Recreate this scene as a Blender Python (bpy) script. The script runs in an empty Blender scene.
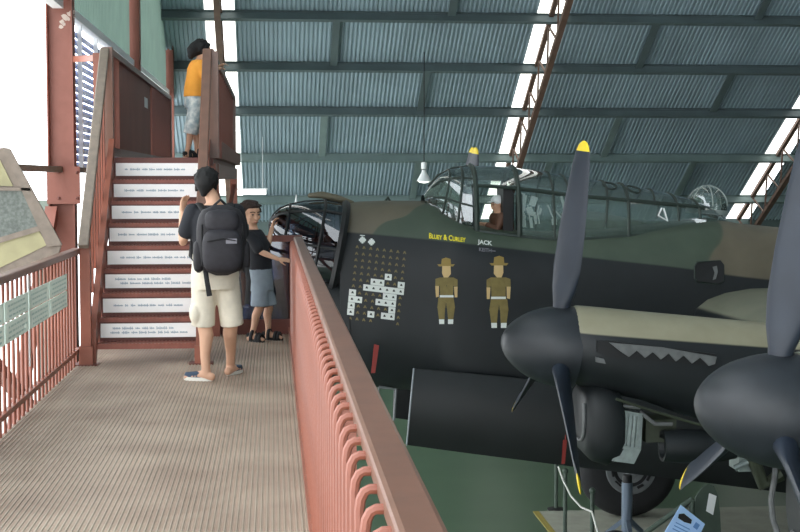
import bpy, bmesh, math, random
from mathutils import Vector, Matrix, Euler
from mathutils.bvhtree import BVHTree
random.seed(7)
C = bpy.context.scene.collection
V = Vector
# ------------------------------------------------------------------ camera
F = 1400.0
CAM = V((0, 0, 1.54))
YAW = math.atan(127 / F); PIT = math.atan(88 / F)
cd = bpy.data.cameras.new('camera'); cam = bpy.data.objects.new('camera', cd); C.objects.link(cam)
cam.location = CAM; cam.rotation_euler = (math.pi / 2 - PIT, 0, -YAW)
cd.sensor_width = 36; cd.lens = 36 * F / 800; cd.clip_start = 0.05; cd.clip_end = 500
bpy.context.scene.camera = cam
RM = Euler((math.pi / 2 - PIT, 0, -YAW)).to_matrix()
def ray(u, v): return (RM @ V(((u - 400) / F, -(v - 266) / F, -1))).normalized()
def at(u, v, Y=None, X=None, Z=None):
    d = ray(u, v)
    t = (Y - CAM.y) / d.y if Y is not None else (X - CAM.x) / d.x if X is not None else (Z - CAM.z) / d.z
    return CAM + d * t
GZ = -3.66          # museum floor below the walkway
# ------------------------------------------------------------------ materials
def lin(c):
    return tuple(((x / 255) / 12.92 if x <= 10 else ((x / 255 + .055) / 1.055) ** 2.4) for x in c) + (1,)
def mat(name, col, rough=.6, metal=0, var=0.0, vscale=6, bump=0, bscale=60, spec=.5, col2=None, vdet=5, stretch=None):
    m = bpy.data.materials.new(name); m.use_nodes = True
    N = m.node_tree.nodes; L = m.node_tree.links; b = N['Principled BSDF']
    b.inputs['Base Color'].default_value = lin(col); b.inputs['Roughness'].default_value = rough
    b.inputs['Metallic'].default_value = metal; b.inputs['Specular IOR Level'].default_value = spec
    tc = N.new('ShaderNodeTexCoord'); src = tc.outputs['Object']
    if stretch:
        mp = N.new('ShaderNodeMapping'); mp.inputs['Scale'].default_value = stretch; L.new(src, mp.inputs[0]); src = mp.outputs[0]
    if var or col2:
        n = N.new('ShaderNodeTexNoise'); n.inputs['Scale'].default_value = vscale; n.inputs['Detail'].default_value = vdet
        L.new(src, n.inputs['Vector'])
        r = N.new('ShaderNodeValToRGB'); r.color_ramp.elements[0].position = .35; r.color_ramp.elements[1].position = .65
        a = lin(col)
        if col2: c0, c1 = a, lin(col2)
        else:
            c0 = tuple(x * (1 - var) for x in a[:3]) + (1,); c1 = tuple(min(1, x * (1 + var)) for x in a[:3]) + (1,)
        r.color_ramp.elements[0].color = c0; r.color_ramp.elements[1].color = c1
        L.new(n.outputs['Fac'], r.inputs['Fac']); L.new(r.outputs['Color'], b.inputs['Base Color'])
    if bump:
        n2 = N.new('ShaderNodeTexNoise'); n2.inputs['Scale'].default_value = bscale; L.new(src, n2.inputs['Vector'])
        bp = N.new('ShaderNodeBump'); bp.inputs['Strength'].default_value = bump; bp.inputs['Distance'].default_value = .01
        L.new(n2.outputs['Fac'], bp.inputs['Height']); L.new(bp.outputs['Normal'], b.inputs['Normal'])
    return m
def emis(name, col, s):
    m = bpy.data.materials.new(name); m.use_nodes = True; N = m.node_tree.nodes
    b = N['Principled BSDF']; b.inputs['Base Color'].default_value = lin(col)
    b.inputs['Emission Color'].default_value = lin(col); b.inputs['Emission Strength'].default_value = s
    return m
def glass(name, tint, gl=1.0, rough=.03, fl=.06, haze=0):
    m = bpy.data.materials.new(name); m.use_nodes = True; N = m.node_tree.nodes; L = m.node_tree.links
    N.remove(N['Principled BSDF']); o = N['Material Output']
    t = N.new('ShaderNodeBsdfTransparent'); t.inputs[0].default_value = lin(tint)
    g = N.new('ShaderNodeBsdfGlossy'); g.inputs['Roughness'].default_value = rough; g.inputs[0].default_value = (.95, .97, 1, 1)
    fr = N.new('ShaderNodeFresnel'); fr.inputs[0].default_value = 1.5
    ma = N.new('ShaderNodeMath'); ma.operation = 'MULTIPLY_ADD'; ma.inputs[1].default_value = gl; ma.inputs[2].default_value = fl; ma.use_clamp = True
    L.new(fr.outputs[0], ma.inputs[0])
    mx = N.new('ShaderNodeMixShader'); L.new(ma.outputs[0], mx.inputs[0])
    if haze:
        d = N.new('ShaderNodeBsdfDiffuse'); d.inputs[0].default_value = lin((150, 170, 162)); hz = N.new('ShaderNodeMixShader'); hz.inputs[0].default_value = haze
        L.new(t.outputs[0], hz.inputs[1]); L.new(d.outputs[0], hz.inputs[2]); t = hz
    L.new(t.outputs[0], mx.inputs[1]); L.new(g.outputs[0], mx.inputs[2])
    L.new(mx.outputs[0], o.inputs[0]); return m
def translucent(m, col, f):
    N = m.node_tree.nodes; L = m.node_tree.links; t = N.new('ShaderNodeBsdfTranslucent'); t.inputs[0].default_value = lin(col); x = N.new('ShaderNodeMixShader'); x.inputs[0].default_value = f
    L.new(N['Principled BSDF'].outputs[0], x.inputs[1]); L.new(t.outputs[0], x.inputs[2]); L.new(x.outputs[0], N['Material Output'].inputs[0])
M = {}
M['red'] = mat('red_oxide_paint', (140, 82, 64), .42, var=.14, vscale=3, bump=.15)
M['redrail'] = mat('red_oxide_handrail', (110, 77, 62), .34, var=.12, vscale=9)
M['redpost'] = mat('red_oxide_column', (130, 78, 64), .55, var=.1, vscale=2, bump=.1)
M['redpeel'] = mat('peeled_red_column', (128, 76, 62), .55, col2=(136, 84, 70), vscale=7)
M['darkred'] = mat('dark_red_steel', (96, 50, 40), .5, var=.15)
M['tread'] = mat('tread_red', (136, 78, 64), .5, var=.12, vscale=14)
M['riser'] = mat('sign_white', (250, 252, 250), .45, var=.03)
M['ink'] = mat('sign_ink', (158, 180, 194), .6)
M['plac'] = mat('placard_pale', (206, 226, 218), .4, var=.06, vscale=30, stretch=(1, 3, 20))
translucent(M['plac'], (212, 216, 210), .45)
M['plink'] = mat('placard_ink', (160, 188, 184), .6)
M['white'] = mat('white_paint', (235, 238, 238), .5)
M['roof'] = mat('roof_sheet', (154, 174, 184), .5, var=.09, vscale=1.2, stretch=(1, .25, 1))
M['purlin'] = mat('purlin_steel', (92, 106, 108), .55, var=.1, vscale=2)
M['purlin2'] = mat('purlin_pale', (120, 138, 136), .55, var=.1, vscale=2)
M['truss'] = mat('truss_brown', (108, 84, 72), .6, var=.15)
M['sky'] = emis('translucent_sheet', (255, 252, 244), 2.2)
M['lamp'] = emis('lamp_tube', (255, 255, 250), 2.0)
M['green'] = mat('green_floor', (68, 90, 66), .35, var=.1, vscale=.7)
M['concrete'] = mat('pale_concrete', (150, 152, 138), .7, var=.1, vscale=3)
M['apron'] = mat('apron_concrete', (225, 225, 220), .8, var=.04)
M['yellow'] = mat('yellow_paint', (225, 195, 45), .5)
M['wall'] = mat('grey_wall', (92, 108, 106), .6, var=.08)
M['clad'] = mat('translucent_cladding', (150, 168, 158), .5, var=.12, vscale=1.5)
translucent(M['clad'], (110, 130, 120), .42)
M['greensteel'] = mat('grey_green_steel', (112, 124, 114), .55, var=.15)
M['louvre'] = mat('louvre_glass', (104, 134, 214), .2, var=.1, vscale=5)
M['brown'] = mat('board_frame', (126, 114, 102), .6, var=.12, vscale=15)
M['cream'] = mat('board_cream', (160, 154, 116), .5, var=.1, vscale=5)
M['speck'] = mat('board_grey', (102, 108, 102), .6, var=.25, vscale=40)
# aircraft
M['black'] = mat('night_black', (25, 29, 31), .5, var=.15, vscale=3, spec=.4)
M['soot'] = mat('soot_black', (20, 21, 23), .6)
M['frame'] = mat('canopy_frame_green', (42, 54, 48), .5)
M['tframe'] = mat('turret_frame_black', (16, 18, 21), .55)
M['slate'] = mat('propeller_slate', (31, 39, 51), .46, var=.1, vscale=4)
M['spin'] = mat('spinner_black', (33, 37, 42), .46, var=.12, vscale=7)
M['ptip'] = mat('propeller_tip_yellow', (235, 205, 50), .45)
M['exh'] = mat('exhaust_grey', (98, 100, 100), .6, var=.15, vscale=12)
M['alu'] = mat('ribbed_metal', (140, 150, 148), .4, .5, var=.15, vscale=12)
M['door'] = mat('bomb_door_black', (26, 29, 30), .5, var=.12, vscale=2)
M['edge'] = mat('pale_edge', (140, 146, 150), .5)
M['tyre'] = mat('tyre_rubber', (30, 31, 33), .75, bump=.2)
M['hub'] = mat('wheel_hub_grey', (110, 114, 116), .5, var=.1)
M['strut'] = mat('strut_blue_grey', (110, 124, 140), .35, .3)
M['olive'] = mat('primer_green', (50, 56, 42), .6, var=.2)
M['khaki'] = mat('khaki_paint', (118, 104, 58), .7, var=.1, vscale=20)
M['flesh'] = mat('flesh_paint', (196, 168, 118), .7)
M['hatp'] = mat('hat_paint', (140, 118, 60), .7)
M['bombp'] = mat('tally_ochre', (112, 98, 60), .7)
M['bombw'] = mat('tally_white', (214, 218, 214), .6)
M['ltyellow'] = mat('lettering_yellow', (228, 214, 40), .6)
M['red2'] = mat('ribbon_red', (128, 36, 28), .6)
M['glass'] = glass('perspex', (228, 238, 233), 1.5, .02, .08, .15)
M['tglass'] = glass('turret_perspex', (120, 130, 142), 1.2, .02, .04)
M['pglass'] = glass('panel_perspex', (84, 98, 124), 1.2, .03, .05)
# people
M['skin'] = mat('skin', (204, 160, 132), .6, var=.04)
M['hair'] = mat('black_hair', (14, 13, 13), .8, var=.3, vscale=60, stretch=(1, 1, .2))
M['hairb'] = mat('brown_hair', (46, 32, 24), .75, var=.3, vscale=60, stretch=(1, 1, .2))
M['tee'] = mat('black_tee', (28, 30, 36), .85, var=.15)
M['khs'] = mat('khaki_shorts', (222, 214, 196), .85, var=.07, vscale=12, bump=.3, bscale=14)
M['grs'] = mat('grey_shorts', (140, 152, 162), .85, var=.08, vscale=12, bump=.3, bscale=14)
M['orange'] = mat('orange_tee', (236, 160, 60), .85, var=.08)
M['floral'] = mat('floral_shorts', (226, 228, 222), .85, col2=(150, 168, 174), vscale=18)
M['navy'] = mat('navy_canvas', (52, 70, 90), .8)
M['sole'] = mat('white_sole', (222, 220, 210), .7)
M['sandal'] = mat('black_sandal', (24, 24, 26), .7)
M['bag'] = mat('backpack_nylon', (28, 26, 31), .7, var=.2, vscale=20, bump=.3, bscale=30)
M['bag2'] = mat('backpack_pocket', (33, 31, 37), .65, var=.2, vscale=25)
M['strap'] = mat('webbing_black', (20, 20, 22), .7)
M['tag'] = mat('grey_tag', (120, 118, 126), .6)
M['jacket'] = mat('brown_jacket', (92, 62, 46), .7)
M['eye'] = mat('eye_dark', (24, 18, 16), .3)
M['lip'] = mat('lip', (176, 104, 92), .5)
M['blue'] = mat('poster_blue', (168, 204, 246), .4, var=.06)
M['dgreen'] = mat('dark_green_board', (66, 80, 70), .6, var=.1)
M['rope'] = mat('white_rope', (220, 222, 214), .6)
# ------------------------------------------------------------------ mesh builder
class MB:
    def __init__(s): s.v = []; s.f = []; s.m = []
    def add(s, vs, fs, mi=0):
        o = len(s.v); s.v += [V(p) for p in vs]
        for f in fs: s.f.append(tuple(i + o for i in f)); s.m.append(mi)
        return s
    def box(s, a, b, mi=0, R=None):
        a, b = V(a), V(b); c = (a + b) / 2; h = (b - a) / 2
        vs = [V((x * h.x, y * h.y, z * h.z)) for x in (-1, 1) for y in (-1, 1) for z in (-1, 1)]
        if R: vs = [R @ p for p in vs]
        return s.add([c + p for p in vs], [(0, 1, 3, 2), (4, 6, 7, 5), (0, 4, 5, 1), (2, 3, 7, 6), (0, 2, 6, 4), (1, 5, 7, 3)], mi)
    def bar(s, p, q, w, h, up=(0, 0, 1), mi=0):
        p, q = V(p), V(q); d = (q - p); L = d.length; d.normalize(); x = d.cross(V(up))
        if x.length < 1e-4: x = d.cross(V((1, 0, 0)))
        x.normalize(); z = x.cross(d); vs = []
        for e in (p, q):
            for (i, k) in ((-1, -1), (1, -1), (1, 1), (-1, 1)): vs.append(e + x * i * w / 2 + z * k * h / 2)
        return s.add(vs, [(3, 2, 1, 0), (4, 5, 6, 7), (0, 1, 5, 4), (1, 2, 6, 5), (2, 3, 7, 6), (3, 0, 4, 7)], mi)
    def rings(s, rings, mi=0, cap=True, close=True):
        n = len(rings[0]); vs = [p for r in rings for p in r]; fs = []
        for i in range(len(rings) - 1):
            for j in range(n if close else n - 1):
                k = (j + 1) % n; fs.append((i * n + j, i * n + k, (i + 1) * n + k, (i + 1) * n + j))
        if cap: fs.append(tuple(range(n))[::-1]); fs.append(tuple(range((len(rings) - 1) * n, len(rings) * n)))
        return s.add(vs, fs, mi)
    def tube(s, pts, r, n=10, mi=0, ry=None, side=None, cap=True):
        """tube along pts, radius per point; rounded ends"""
        pts = [V(p) for p in pts]; m = len(pts)
        rr = list(r) if hasattr(r, '__len__') else [r] * m
        ry_ = list(ry) if hasattr(ry, '__len__') else (rr if ry is None else [ry] * m)
        out = []; prev = None
        T = []
        for i in range(m):
            d = (pts[min(i + 1, m - 1)] - pts[max(i - 1, 0)]).normalized(); T.append(d)
        for i in range(m):
            d = T[i]
            if side is not None: x = V(side) - d * d.dot(V(side))
            elif prev is None: x = d.cross(V((0, 0, 1))) if abs(d.z) < .9 else d.cross(V((1, 0, 0)))
            else: x = prev - d * d.dot(prev)
            x.normalize(); prev = x; y = d.cross(x)
            out.append((pts[i], x, y, rr[i], ry_[i]))
        R = []
        def ring(c, x, y, a, b): return [c + x * a * math.cos(2 * math.pi * k / n) + y * b * math.sin(2 * math.pi * k / n) for k in range(n)]
        if cap == 'round':
            c, x, y, a, b = out[0]
            for q in (80, 50, 25): R.append(ring(c - T[0] * min(a, b) * math.sin(math.radians(q)), x, y, a * math.cos(math.radians(q)), b * math.cos(math.radians(q))))
        for o in out: R.append(ring(*o))
        if cap == 'round':
            c, x, y, a, b = out[-1]
            for q in (25, 50, 80): R.append(ring(c + T[-1] * min(a, b) * math.sin(math.radians(q)), x, y, a * math.cos(math.radians(q)), b * math.cos(math.radians(q))))
        return s.rings(R, mi)
    def ball(s, c, r, n=16, mi=0, R=None, m=10):
        r = V(r) if hasattr(r, '__len__') else V((r, r, r)); c = V(c); rs = []
        for i in range(1, m):
            a = math.pi * i / m
            ring = [V((r.x * math.sin(a) * math.cos(2 * math.pi * k / n), r.y * math.sin(a) * math.sin(2 * math.pi * k / n), -r.z * math.cos(a))) for k in range(n)]
            rs.append([c + ((R @ p) if R else p) for p in ring])
        return s.rings(rs, mi)
    def prism(s, poly, d, mi=0):
        d = V(d); n = len(poly); vs = [V(p) for p in poly] + [V(p) + d for p in poly]
        fs = [tuple(range(n))[::-1], tuple(range(n, 2 * n))] + [(i, (i + 1) % n, n + (i + 1) % n, n + i) for i in range(n)]
        return s.add(vs, fs, mi)
    def lathe(s, prof, o, ax, n=32, mi=0, cap=True):
        o = V(o); ax = V(ax).normalized(); x = ax.orthogonal().normalized(); y = ax.cross(x)
        return s.rings([[o + ax * t + (x * math.cos(2 * math.pi * k / n) + y * math.sin(2 * math.pi * k / n)) * r for k in range(n)] for t, r in prof], mi, cap)
    def build(s, name, mats, parent=None, smooth=False, bevel=0, ang=40, loc=None):
        me = bpy.data.meshes.new(name)
        base = V((0, 0, 0))
        if parent is not None:
            p = parent
            while p: base += p.location; p = p.parent
            org = base
        else: org = V(loc) if loc is not None else base
        me.from_pydata([p - org for p in s.v], [], s.f)
        ml = mats if isinstance(mats, list) else [mats]
        for m in ml: me.materials.append(M[m] if isinstance(m, str) else m)
        for p, i in zip(me.polygons, s.m): p.material_index = i
        bm = bmesh.new(); bm.from_mesh(me); bmesh.ops.recalc_face_normals(bm, faces=bm.faces); bm.to_mesh(me); bm.free()
        if smooth:
            for p in me.polygons: p.use_smooth = True
            me.set_sharp_from_angle(angle=math.radians(ang))
        o = bpy.data.objects.new(name, me); C.objects.link(o)
        if parent is not None: o.parent = parent
        else: o.location = org
        if bevel:
            b = o.modifiers.new('bevel', 'BEVEL'); b.width = bevel; b.segments = 2; b.limit_method = 'ANGLE'
        return o
def tag(o, label=None, cat=None, group=None, kind=None):
    if label: o['label'] = label
    if cat: o['category'] = cat
    if group: o['group'] = group
    if kind: o['kind'] = kind
    return o
def thing(name, loc, label, cat, group=None):
    o = bpy.data.objects.new(name, None); C.objects.link(o); o.location = V(loc); o.empty_display_size = .1
    return tag(o, label, cat, group)
def dup(o, parent=None, delta=(0, 0, 0)):
    c = o.copy(); C.objects.link(c)
    if parent is not None: c.parent = parent
    else: c.location = o.location + V(delta)
    for ch in [k for k in o.children]: dup(ch, c)
    return c
def dupc(o, delta):           # copy of one part beside it, under the same parent
    c = o.copy(); C.objects.link(c); c.location = o.location + V(delta); return c
def struct(o): o['kind'] = 'structure'; return o

# ================================================================== SETTING
# ground floor, outside apron
struct(MB().box((-2.6, -4, GZ - .2), (24, 37, GZ)).build('floor', 'green'))
struct(MB().box((-40, -20, GZ - .25), (-2.6, 45, GZ - .02)).build('apron', 'apron', loc=(-20, 10, GZ - .02)))
fl = MB()
fl.box((1, 26.9, GZ + .001), (14, 26.98, GZ + .004)); struct(fl.build('trim_1', mat('floor_line', (150, 150, 90), .5)))
# pale concrete pad with yellow edging beneath the starboard wheel
pad = MB()
q = [at(533, 512, Z=GZ), at(548, 536, Z=GZ)]
x0 = q[0].x; yT = q[0].y
pad.box((x0 + .1, 18.6, GZ), (x0 + 4.5, yT, GZ + .012))
struct(pad.build('trim_2', 'concrete'))
pe = MB(); pe.box((x0, 18.6, GZ), (x0 + .09, yT, GZ + .014))
struct(pe.build('trim_3', mat('worn_yellow_edge', (150, 136, 62), .6)))
# roof: 30 degree slope coming down away from the camera
A = 20.0; TG = math.tan(math.radians(30))
def rz(Y): return 1.54 + A - TG * Y
YE, YR = 36.6, 9.0
sl = V((0, math.cos(math.radians(30)), -math.sin(math.radians(30)))); nr = V((0, math.sin(math.radians(30)), math.cos(math.radians(30))))
skyX = [-1.05, 5.75, 12.4, 19.1]
rf = MB(); pitch = .092; prof = [(0, 0), (.36, 0), (.5, .018), (.86, .018)]
def sheet(xa, xb):
    n = int((xb - xa) / pitch); top = []; bot = []
    for i in range(n + 1):
        for (a, h) in prof:
            x = xa + (i + a) * pitch
            if x > xb: continue
            h = h * 1.6
            top.append(V((x, YR, rz(YR))) + nr * h); bot.append(V((x, YE, rz(YE))) + nr * h)
    rf.rings([top, bot], 0, cap=False, close=False)
edges = [-2.6] + [e for s_ in skyX for e in (s_ - .30, s_ + .30)] + [23]
for i in range(0, len(edges) - 1, 2): sheet(edges[i], edges[i + 1])
struct(rf.build('ceiling', 'roof'))
rb = MB(); rb.add([(-2.6, YR, rz(YR)), (23, YR, rz(YR)), (23, -6, rz(YR) - 8.5), (-2.6, -6, rz(YR) - 8.5)], [(0, 1, 2, 3)]); 
struct(rb.build('ceiling_back_slope', 'roof'))
pvs = [-96, -38, 14, 64, 108, 154, 196]
pY = [A / (TG + (178 - v) / F) for v in pvs]
for i, Y in enumerate(pY):
    p = MB(); c = V((0, Y, rz(Y))) - nr * .11
    a, b = c + V((-2.5, 0, 0)), c + V((22.8, 0, 0))
    p.bar(a, b, .015, .2, up=nr); p.bar(a - nr * .1, b - nr * .1, .09, .015, up=nr); p.bar(a + nr * .1, b + nr * .1, .09, .015, up=nr)
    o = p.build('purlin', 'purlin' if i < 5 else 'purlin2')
    tag(o, ['', '', 'grey roof purlin along the very top of the picture', 'grey roof purlin second from the top, beside the high platform', 'grey roof purlin third from the top, crossing behind the platform rail',
            'pale grey roof purlin just above the aircraft canopy', 'pale grey roof purlin lowest down, at the foot of the roof slope'][i] or
        ['grey roof purlin above the picture, near the ridge', 'grey roof purlin above the picture, next below the ridge one'][i], 'roof beam', 'roof purlins')
# flat bridging strips between purlins
br = [(330, 2), (423, 3), (323, 4), (642, 2), (613, 4), (600, 5), (700, 4), (722, 3), (640, 3), (415, 5), (785, 2), (690, 5), (452, 2)]
br = [(335, 2, 'left of the middle of the picture'), (423, 3, 'left of the middle'), (323, 4, 'above the nose turret'), (650, 2, 'right of the middle'), (614, 4, 'right of the tall propeller tip'),
      (728, 3, 'right of the second roof strip'), (545, 5, 'above the canopy'), (690, 5, 'above the clear dome'), (415, 5, 'above the nose'), (455, 1, 'left of the second roof strip'), (775, 1, 'at the right')]
nb = {0: 'highest bay', 1: 'top bay', 2: 'second bay down', 3: 'third bay down', 4: 'fourth bay down', 5: 'lowest bay'}
for u, i, wh in br:
    v0, v1 = pvs[i], pvs[i + 1]; X = (u - 273) / F * (pY[i] + pY[i + 1]) / 2 * 1.004
    p = MB(); a = V((X, pY[i] + .05, rz(pY[i] + .05))) - nr * .1; b = V((X, pY[i + 1] - .05, rz(pY[i + 1] - .05))) - nr * .1
    p.bar(a, b, .16, .03, up=nr)
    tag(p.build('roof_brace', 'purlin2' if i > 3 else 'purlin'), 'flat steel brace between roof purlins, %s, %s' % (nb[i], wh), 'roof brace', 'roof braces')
# translucent strips and trusses
wn = ['beside the child on the high platform', 'above the cockpit', 'at the right behind the tall propeller', 'outside the picture to the right']
for si, X in enumerate(skyX):
    t = thing('skylight', (X, 30, rz(30)), 'glaring white translucent roof strip ' + wn[si], 'skylight', 'translucent roof strips')
    L_ = YE - YR; n = 22; m = MB()
    for k in range(n):
        y0 = YR + L_ * k / n; y1 = YR + L_ * (k + 1) / n - .05
        for (p0, p1) in ((X - .31, X - .06), (X + .06, X + .31)):
            m.add([V((p0, y0, rz(y0))) + nr * .05, V((p1, y0, rz(y0))) + nr * .05, V((p1, y1, rz(y1))) + nr * .05, V((p0, y1, rz(y1))) + nr * .05,
                   V((p0, y0, rz(y0))) + nr * .06, V((p1, y0, rz(y0))) + nr * .06, V((p1, y1, rz(y1))) + nr * .06, V((p0, y1, rz(y1))) + nr * .06],
                  [(0, 1, 2, 3), (7, 6, 5, 4), (0, 4, 5, 1), (1, 5, 6, 2), (2, 6, 7, 3), (3, 7, 4, 0)])
    m.build('glazing', 'sky', t)
    t = thing('roof_truss', (X, 30, rz(30) - .5), 'brown steel roof truss under the white strip ' + wn[si], 'truss', 'roof trusses')
    a = V((X, YR, rz(YR))); b = V((X, YE - .1, rz(YE - .1)))
    m = MB(); m.bar(a - nr * .02, b - nr * .02, .1, .09, up=nr); m.build('top_chord', 'truss', t)
    dn = .85
    m = MB(); m.bar(a - nr * dn, b - nr * dn, .12, .1, up=nr); m.build('bottom_chord', 'truss', t)
    m = MB(); n = 26; d = (b - a) / n
    for k in range(n):
        m.bar(a + d * k - nr * .05, a + d * (k + .5) - nr * dn, .035, .035, up=(1, 0, 0)); m.bar(a + d * (k + .5) - nr * dn, a + d * (k + 1) - nr * .05, .035, .035, up=(1, 0, 0))
    m.build('lacing', 'truss', t)
# far low wall, right end wall
struct(MB().box((-2.6, YE, GZ), (23, YE + .15, rz(YE) + .05)).build('wall_back', 'wall'))
struct(MB().prism([(23, -4, GZ), (23, YE, GZ), (23, YE, rz(YE)), (23, YR, rz(YR)), (23, -4, rz(YR) - 7.5)], (.1, 0, 0)).build('wall_right', 'wall'))
struct(MB().box((4, -6, GZ), (23, -5.85, rz(YR) - 8.4)).build('wall_light_blocker', 'wall'))  # partial unseen wall, added to darken the right side of the hangar
# ---- left glazed wall at X = XW
XW, DP = -2.2, 7.5
zc = 1.54 + .838 * 2.2            # lower edge of the cladding
col = ['', 'red steel column at the left, nearest the stair foot, paint peeling near its top', 'red steel column behind the stair panel, second from the left', 'red steel column farthest back, beside the roof slope']
for k in range(0, 5):
    Y = DP * k + DP * 0 if k else 0
    if k == 0: Y = 7.5
    if k == 1: Y = 15.0
    if k == 2: Y = 22.5
    if k == 3: Y = 30.0
    if k == 4: Y = 36.3
    h = 9
    t = thing('column', (XW, Y, GZ), ['red steel column standing outside the picture on the left', col[1], col[2], col[3], 'red steel column in the far left corner of the hangar'][k], 'column', 'red columns of the glazed wall')
    m = MB(); w = .27
    m.box((XW - w / 2, Y - .008, GZ), (XW + w / 2, Y + .008, h)); m.box((XW - w / 2, Y - .1, GZ), (XW - w / 2 + .014, Y + .1, h)); m.box((XW + w / 2 - .014, Y - .1, GZ), (XW + w / 2, Y + .1, h))
    m.build('shaft', 'redpost' if k != 1 else 'redpeel', t)
    m = MB(); m.box((XW - w / 2 - .01, Y - .12, 1.27), (XW + w / 2 + .06, Y - .1, 1.66)); m.build('splice_plate', 'redpost', t)
    m = MB()
    for zz in (1.33, 1.6):
        for xx in (XW - .02, XW + .17): m.ball((xx, Y - .125, zz), .016, 8, m=6)
    m.build('bolt', 'darkred', t)
    if k == 1:
        m = MB()
        for (u, v, r) in [(62, 22, 3), (65, 17, 4), (70, 14, 3.5), (61, 27, 2.6), (73, 12, 2.5), (68, 19, 2.2), (64, 24, 2), (74, 17, 1.5)]:
            c = at(u, v, Y=Y - .012); n = 9
            m.prism([c + V((math.cos(6.283 * j / n), 0, math.sin(6.283 * j / n))) * r * random.uniform(.6, 1.1) / 93 for j in range(n)], (0, .004, 0))
        m.build('bare_patch', mat('bare_primer', (196, 180, 168), .7), t)
# horizontals of the left wall
def wallbay(i, Y0, Y1, louv):
    m = MB(); lo = []; hi = []; y = Y0 + .1
    while y < Y1 - .1:
        for (da, h) in ((0, 0), (.08, 0), (.1, .03), (.14, .03), (.16, 0)):
            if y + da <= Y1 - .1: lo.append(V((XW - .04 + h, y + da, zc))); hi.append(V((XW - .04 + h, y + da, 9)))
        y += .16
    m.rings([lo, hi], 0, cap=False, close=False); struct(m.build('wall_left_cladding', 'clad'))
    struct(MB().box((XW - .06, Y0 + .1, zc - .09), (XW + .05, Y1 - .1, zc)).build('trim_left_head', 'white'))
    struct(MB().box((XW - .07, Y0 + .1, 1.6), (XW + .02, Y1 - .1, 1.66)).build('wall_left_beam', 'greensteel'))
    if louv:
        t = bpy.data.objects.new('window_1', None); C.objects.link(t); t.location = (XW, (Y0 + Y1) / 2, 1.64); t['kind'] = 'structure'
        m = MB()
        m.box((XW - .04, Y0 + .1, 1.64), (XW + .02, Y0 + .16, zc - .09)); m.box((XW - .04, Y1 - .16, 1.64), (XW + .02, Y1 - .1, zc - .09))
        for k in range(1, 5): yy = Y0 + (Y1 - Y0) * k / 5; m.box((XW - .03, yy - .02, 1.64), (XW + .02, yy + .02, zc - .09))
        m.build('window_frame', 'white', t)
        m = MB(); z = 1.68
        while z < zc - .12:
            m.bar((XW - .04, Y0 + .16, z), (XW - .04, Y1 - .16, z), .01, .078, up=(-.28, 0, .9)); z += .088
        m.build('louvre_blades', 'louvre', t)
wallbay(0, 7.5, 15, False); wallbay(1, 15, 22.5, True); wallbay(2, 22.5, 30, False); wallbay(3, 30, 36.3, False)
# things seen under the beam between the columns: post of grey green steel and dark box
m = MB(); a = at(37, 178, Y=15.3); b = at(54, 178, Y=15.3); m.box((a.x, 15.3, GZ), (b.x - .05, 15.42, 1.3))
tag(m.build('wall_post', 'greensteel'), 'grey green steel post beside the red column, behind the display board', 'post')
m = MB(); m.bar((XW - .1, 9, GZ), (XW - .1, 14.9, 1.2), .12, .12); m.bar((XW - .1, 14.9, -1.2), (XW - .1, 8.6, 1.2), .1, .1)
tag(m.build('wall_brace', 'redpost'), 'red diagonal wall brace seen through the left railing', 'brace')
# ================================================================== WALKWAY, RAILINGS, STAIRS
XL, XR, YW = -1.62, .18, 13.85
def stripes():
    m = bpy.data.materials.new('ribbed_deck'); m.use_nodes = True; N = m.node_tree.nodes; L = m.node_tree.links; b = N['Principled BSDF']
    b.inputs['Roughness'].default_value = .62
    tc = N.new('ShaderNodeTexCoord'); sx = N.new('ShaderNodeSeparateXYZ'); L.new(tc.outputs['Object'], sx.inputs[0])
    def mth(op, a, c=None):
        n = N.new('ShaderNodeMath'); n.operation = op; L.new(a, n.inputs[0])
        if c is not None: n.inputs[1].default_value = c
        return n.outputs[0]
    s = mth('SINE', mth('MULTIPLY', sx.outputs[0], 2 * math.pi / .0265)); s = mth('ADD', mth('MULTIPLY', s, .5), .5)
    n1 = N.new('ShaderNodeTexNoise'); n1.inputs['Scale'].default_value = 1.6; n1.inputs['Detail'].default_value = 6; L.new(tc.outputs['Object'], n1.inputs['Vector'])
    r1 = N.new('ShaderNodeValToRGB'); r1.color_ramp.elements[0].color = lin((152, 138, 122)); r1.color_ramp.elements[1].color = lin((176, 163, 146)); r1.color_ramp.elements[0].position = .35; r1.color_ramp.elements[1].position = .65
    r2 = N.new('ShaderNodeValToRGB'); r2.color_ramp.elements[0].color = lin((124, 100, 84)); r2.color_ramp.elements[1].color = lin((152, 130, 112)); r2.color_ramp.elements[0].position = .35; r2.color_ramp.elements[1].position = .65
    L.new(n1.outputs['Fac'], r1.inputs[0]); L.new(n1.outputs['Fac'], r2.inputs[0])
    mx = N.new('ShaderNodeMix'); mx.data_type = 'RGBA'; L.new(s, mx.inputs[0]); L.new(r1.outputs[0], mx.inputs[6]); L.new(r2.outputs[0], mx.inputs[7])
    L.new(mx.outputs[2], b.inputs['Base Color'])
    return m
mdeck = stripes()
m = MB(); n = int((XR - XL) / .0265); near = []; far = []
for i in range(n + 1):
    for (a, h) in ((0, 0), (.3, 0), (.42, .004), (.88, .004)):
        x = XL + (i + a) * .0265
        if x <= XR: near.append((x, .5, h)); far.append((x, YW, h))
m.rings([[V(p) for p in near], [V(p) for p in far]], 0, cap=False, close=False)
struct(m.build('walkway_floor', mdeck))
m = MB(); m.box((XL, .5, -.06), (XR, YW, -.004)); m.box((XL - .02, .5, -.3), (XL + .06, YW, -.004)); m.box((XR - .06, .5, -.3), (XR + .02, YW, -.004))
struct(m.build('walkway_structure', 'red'))
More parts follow.
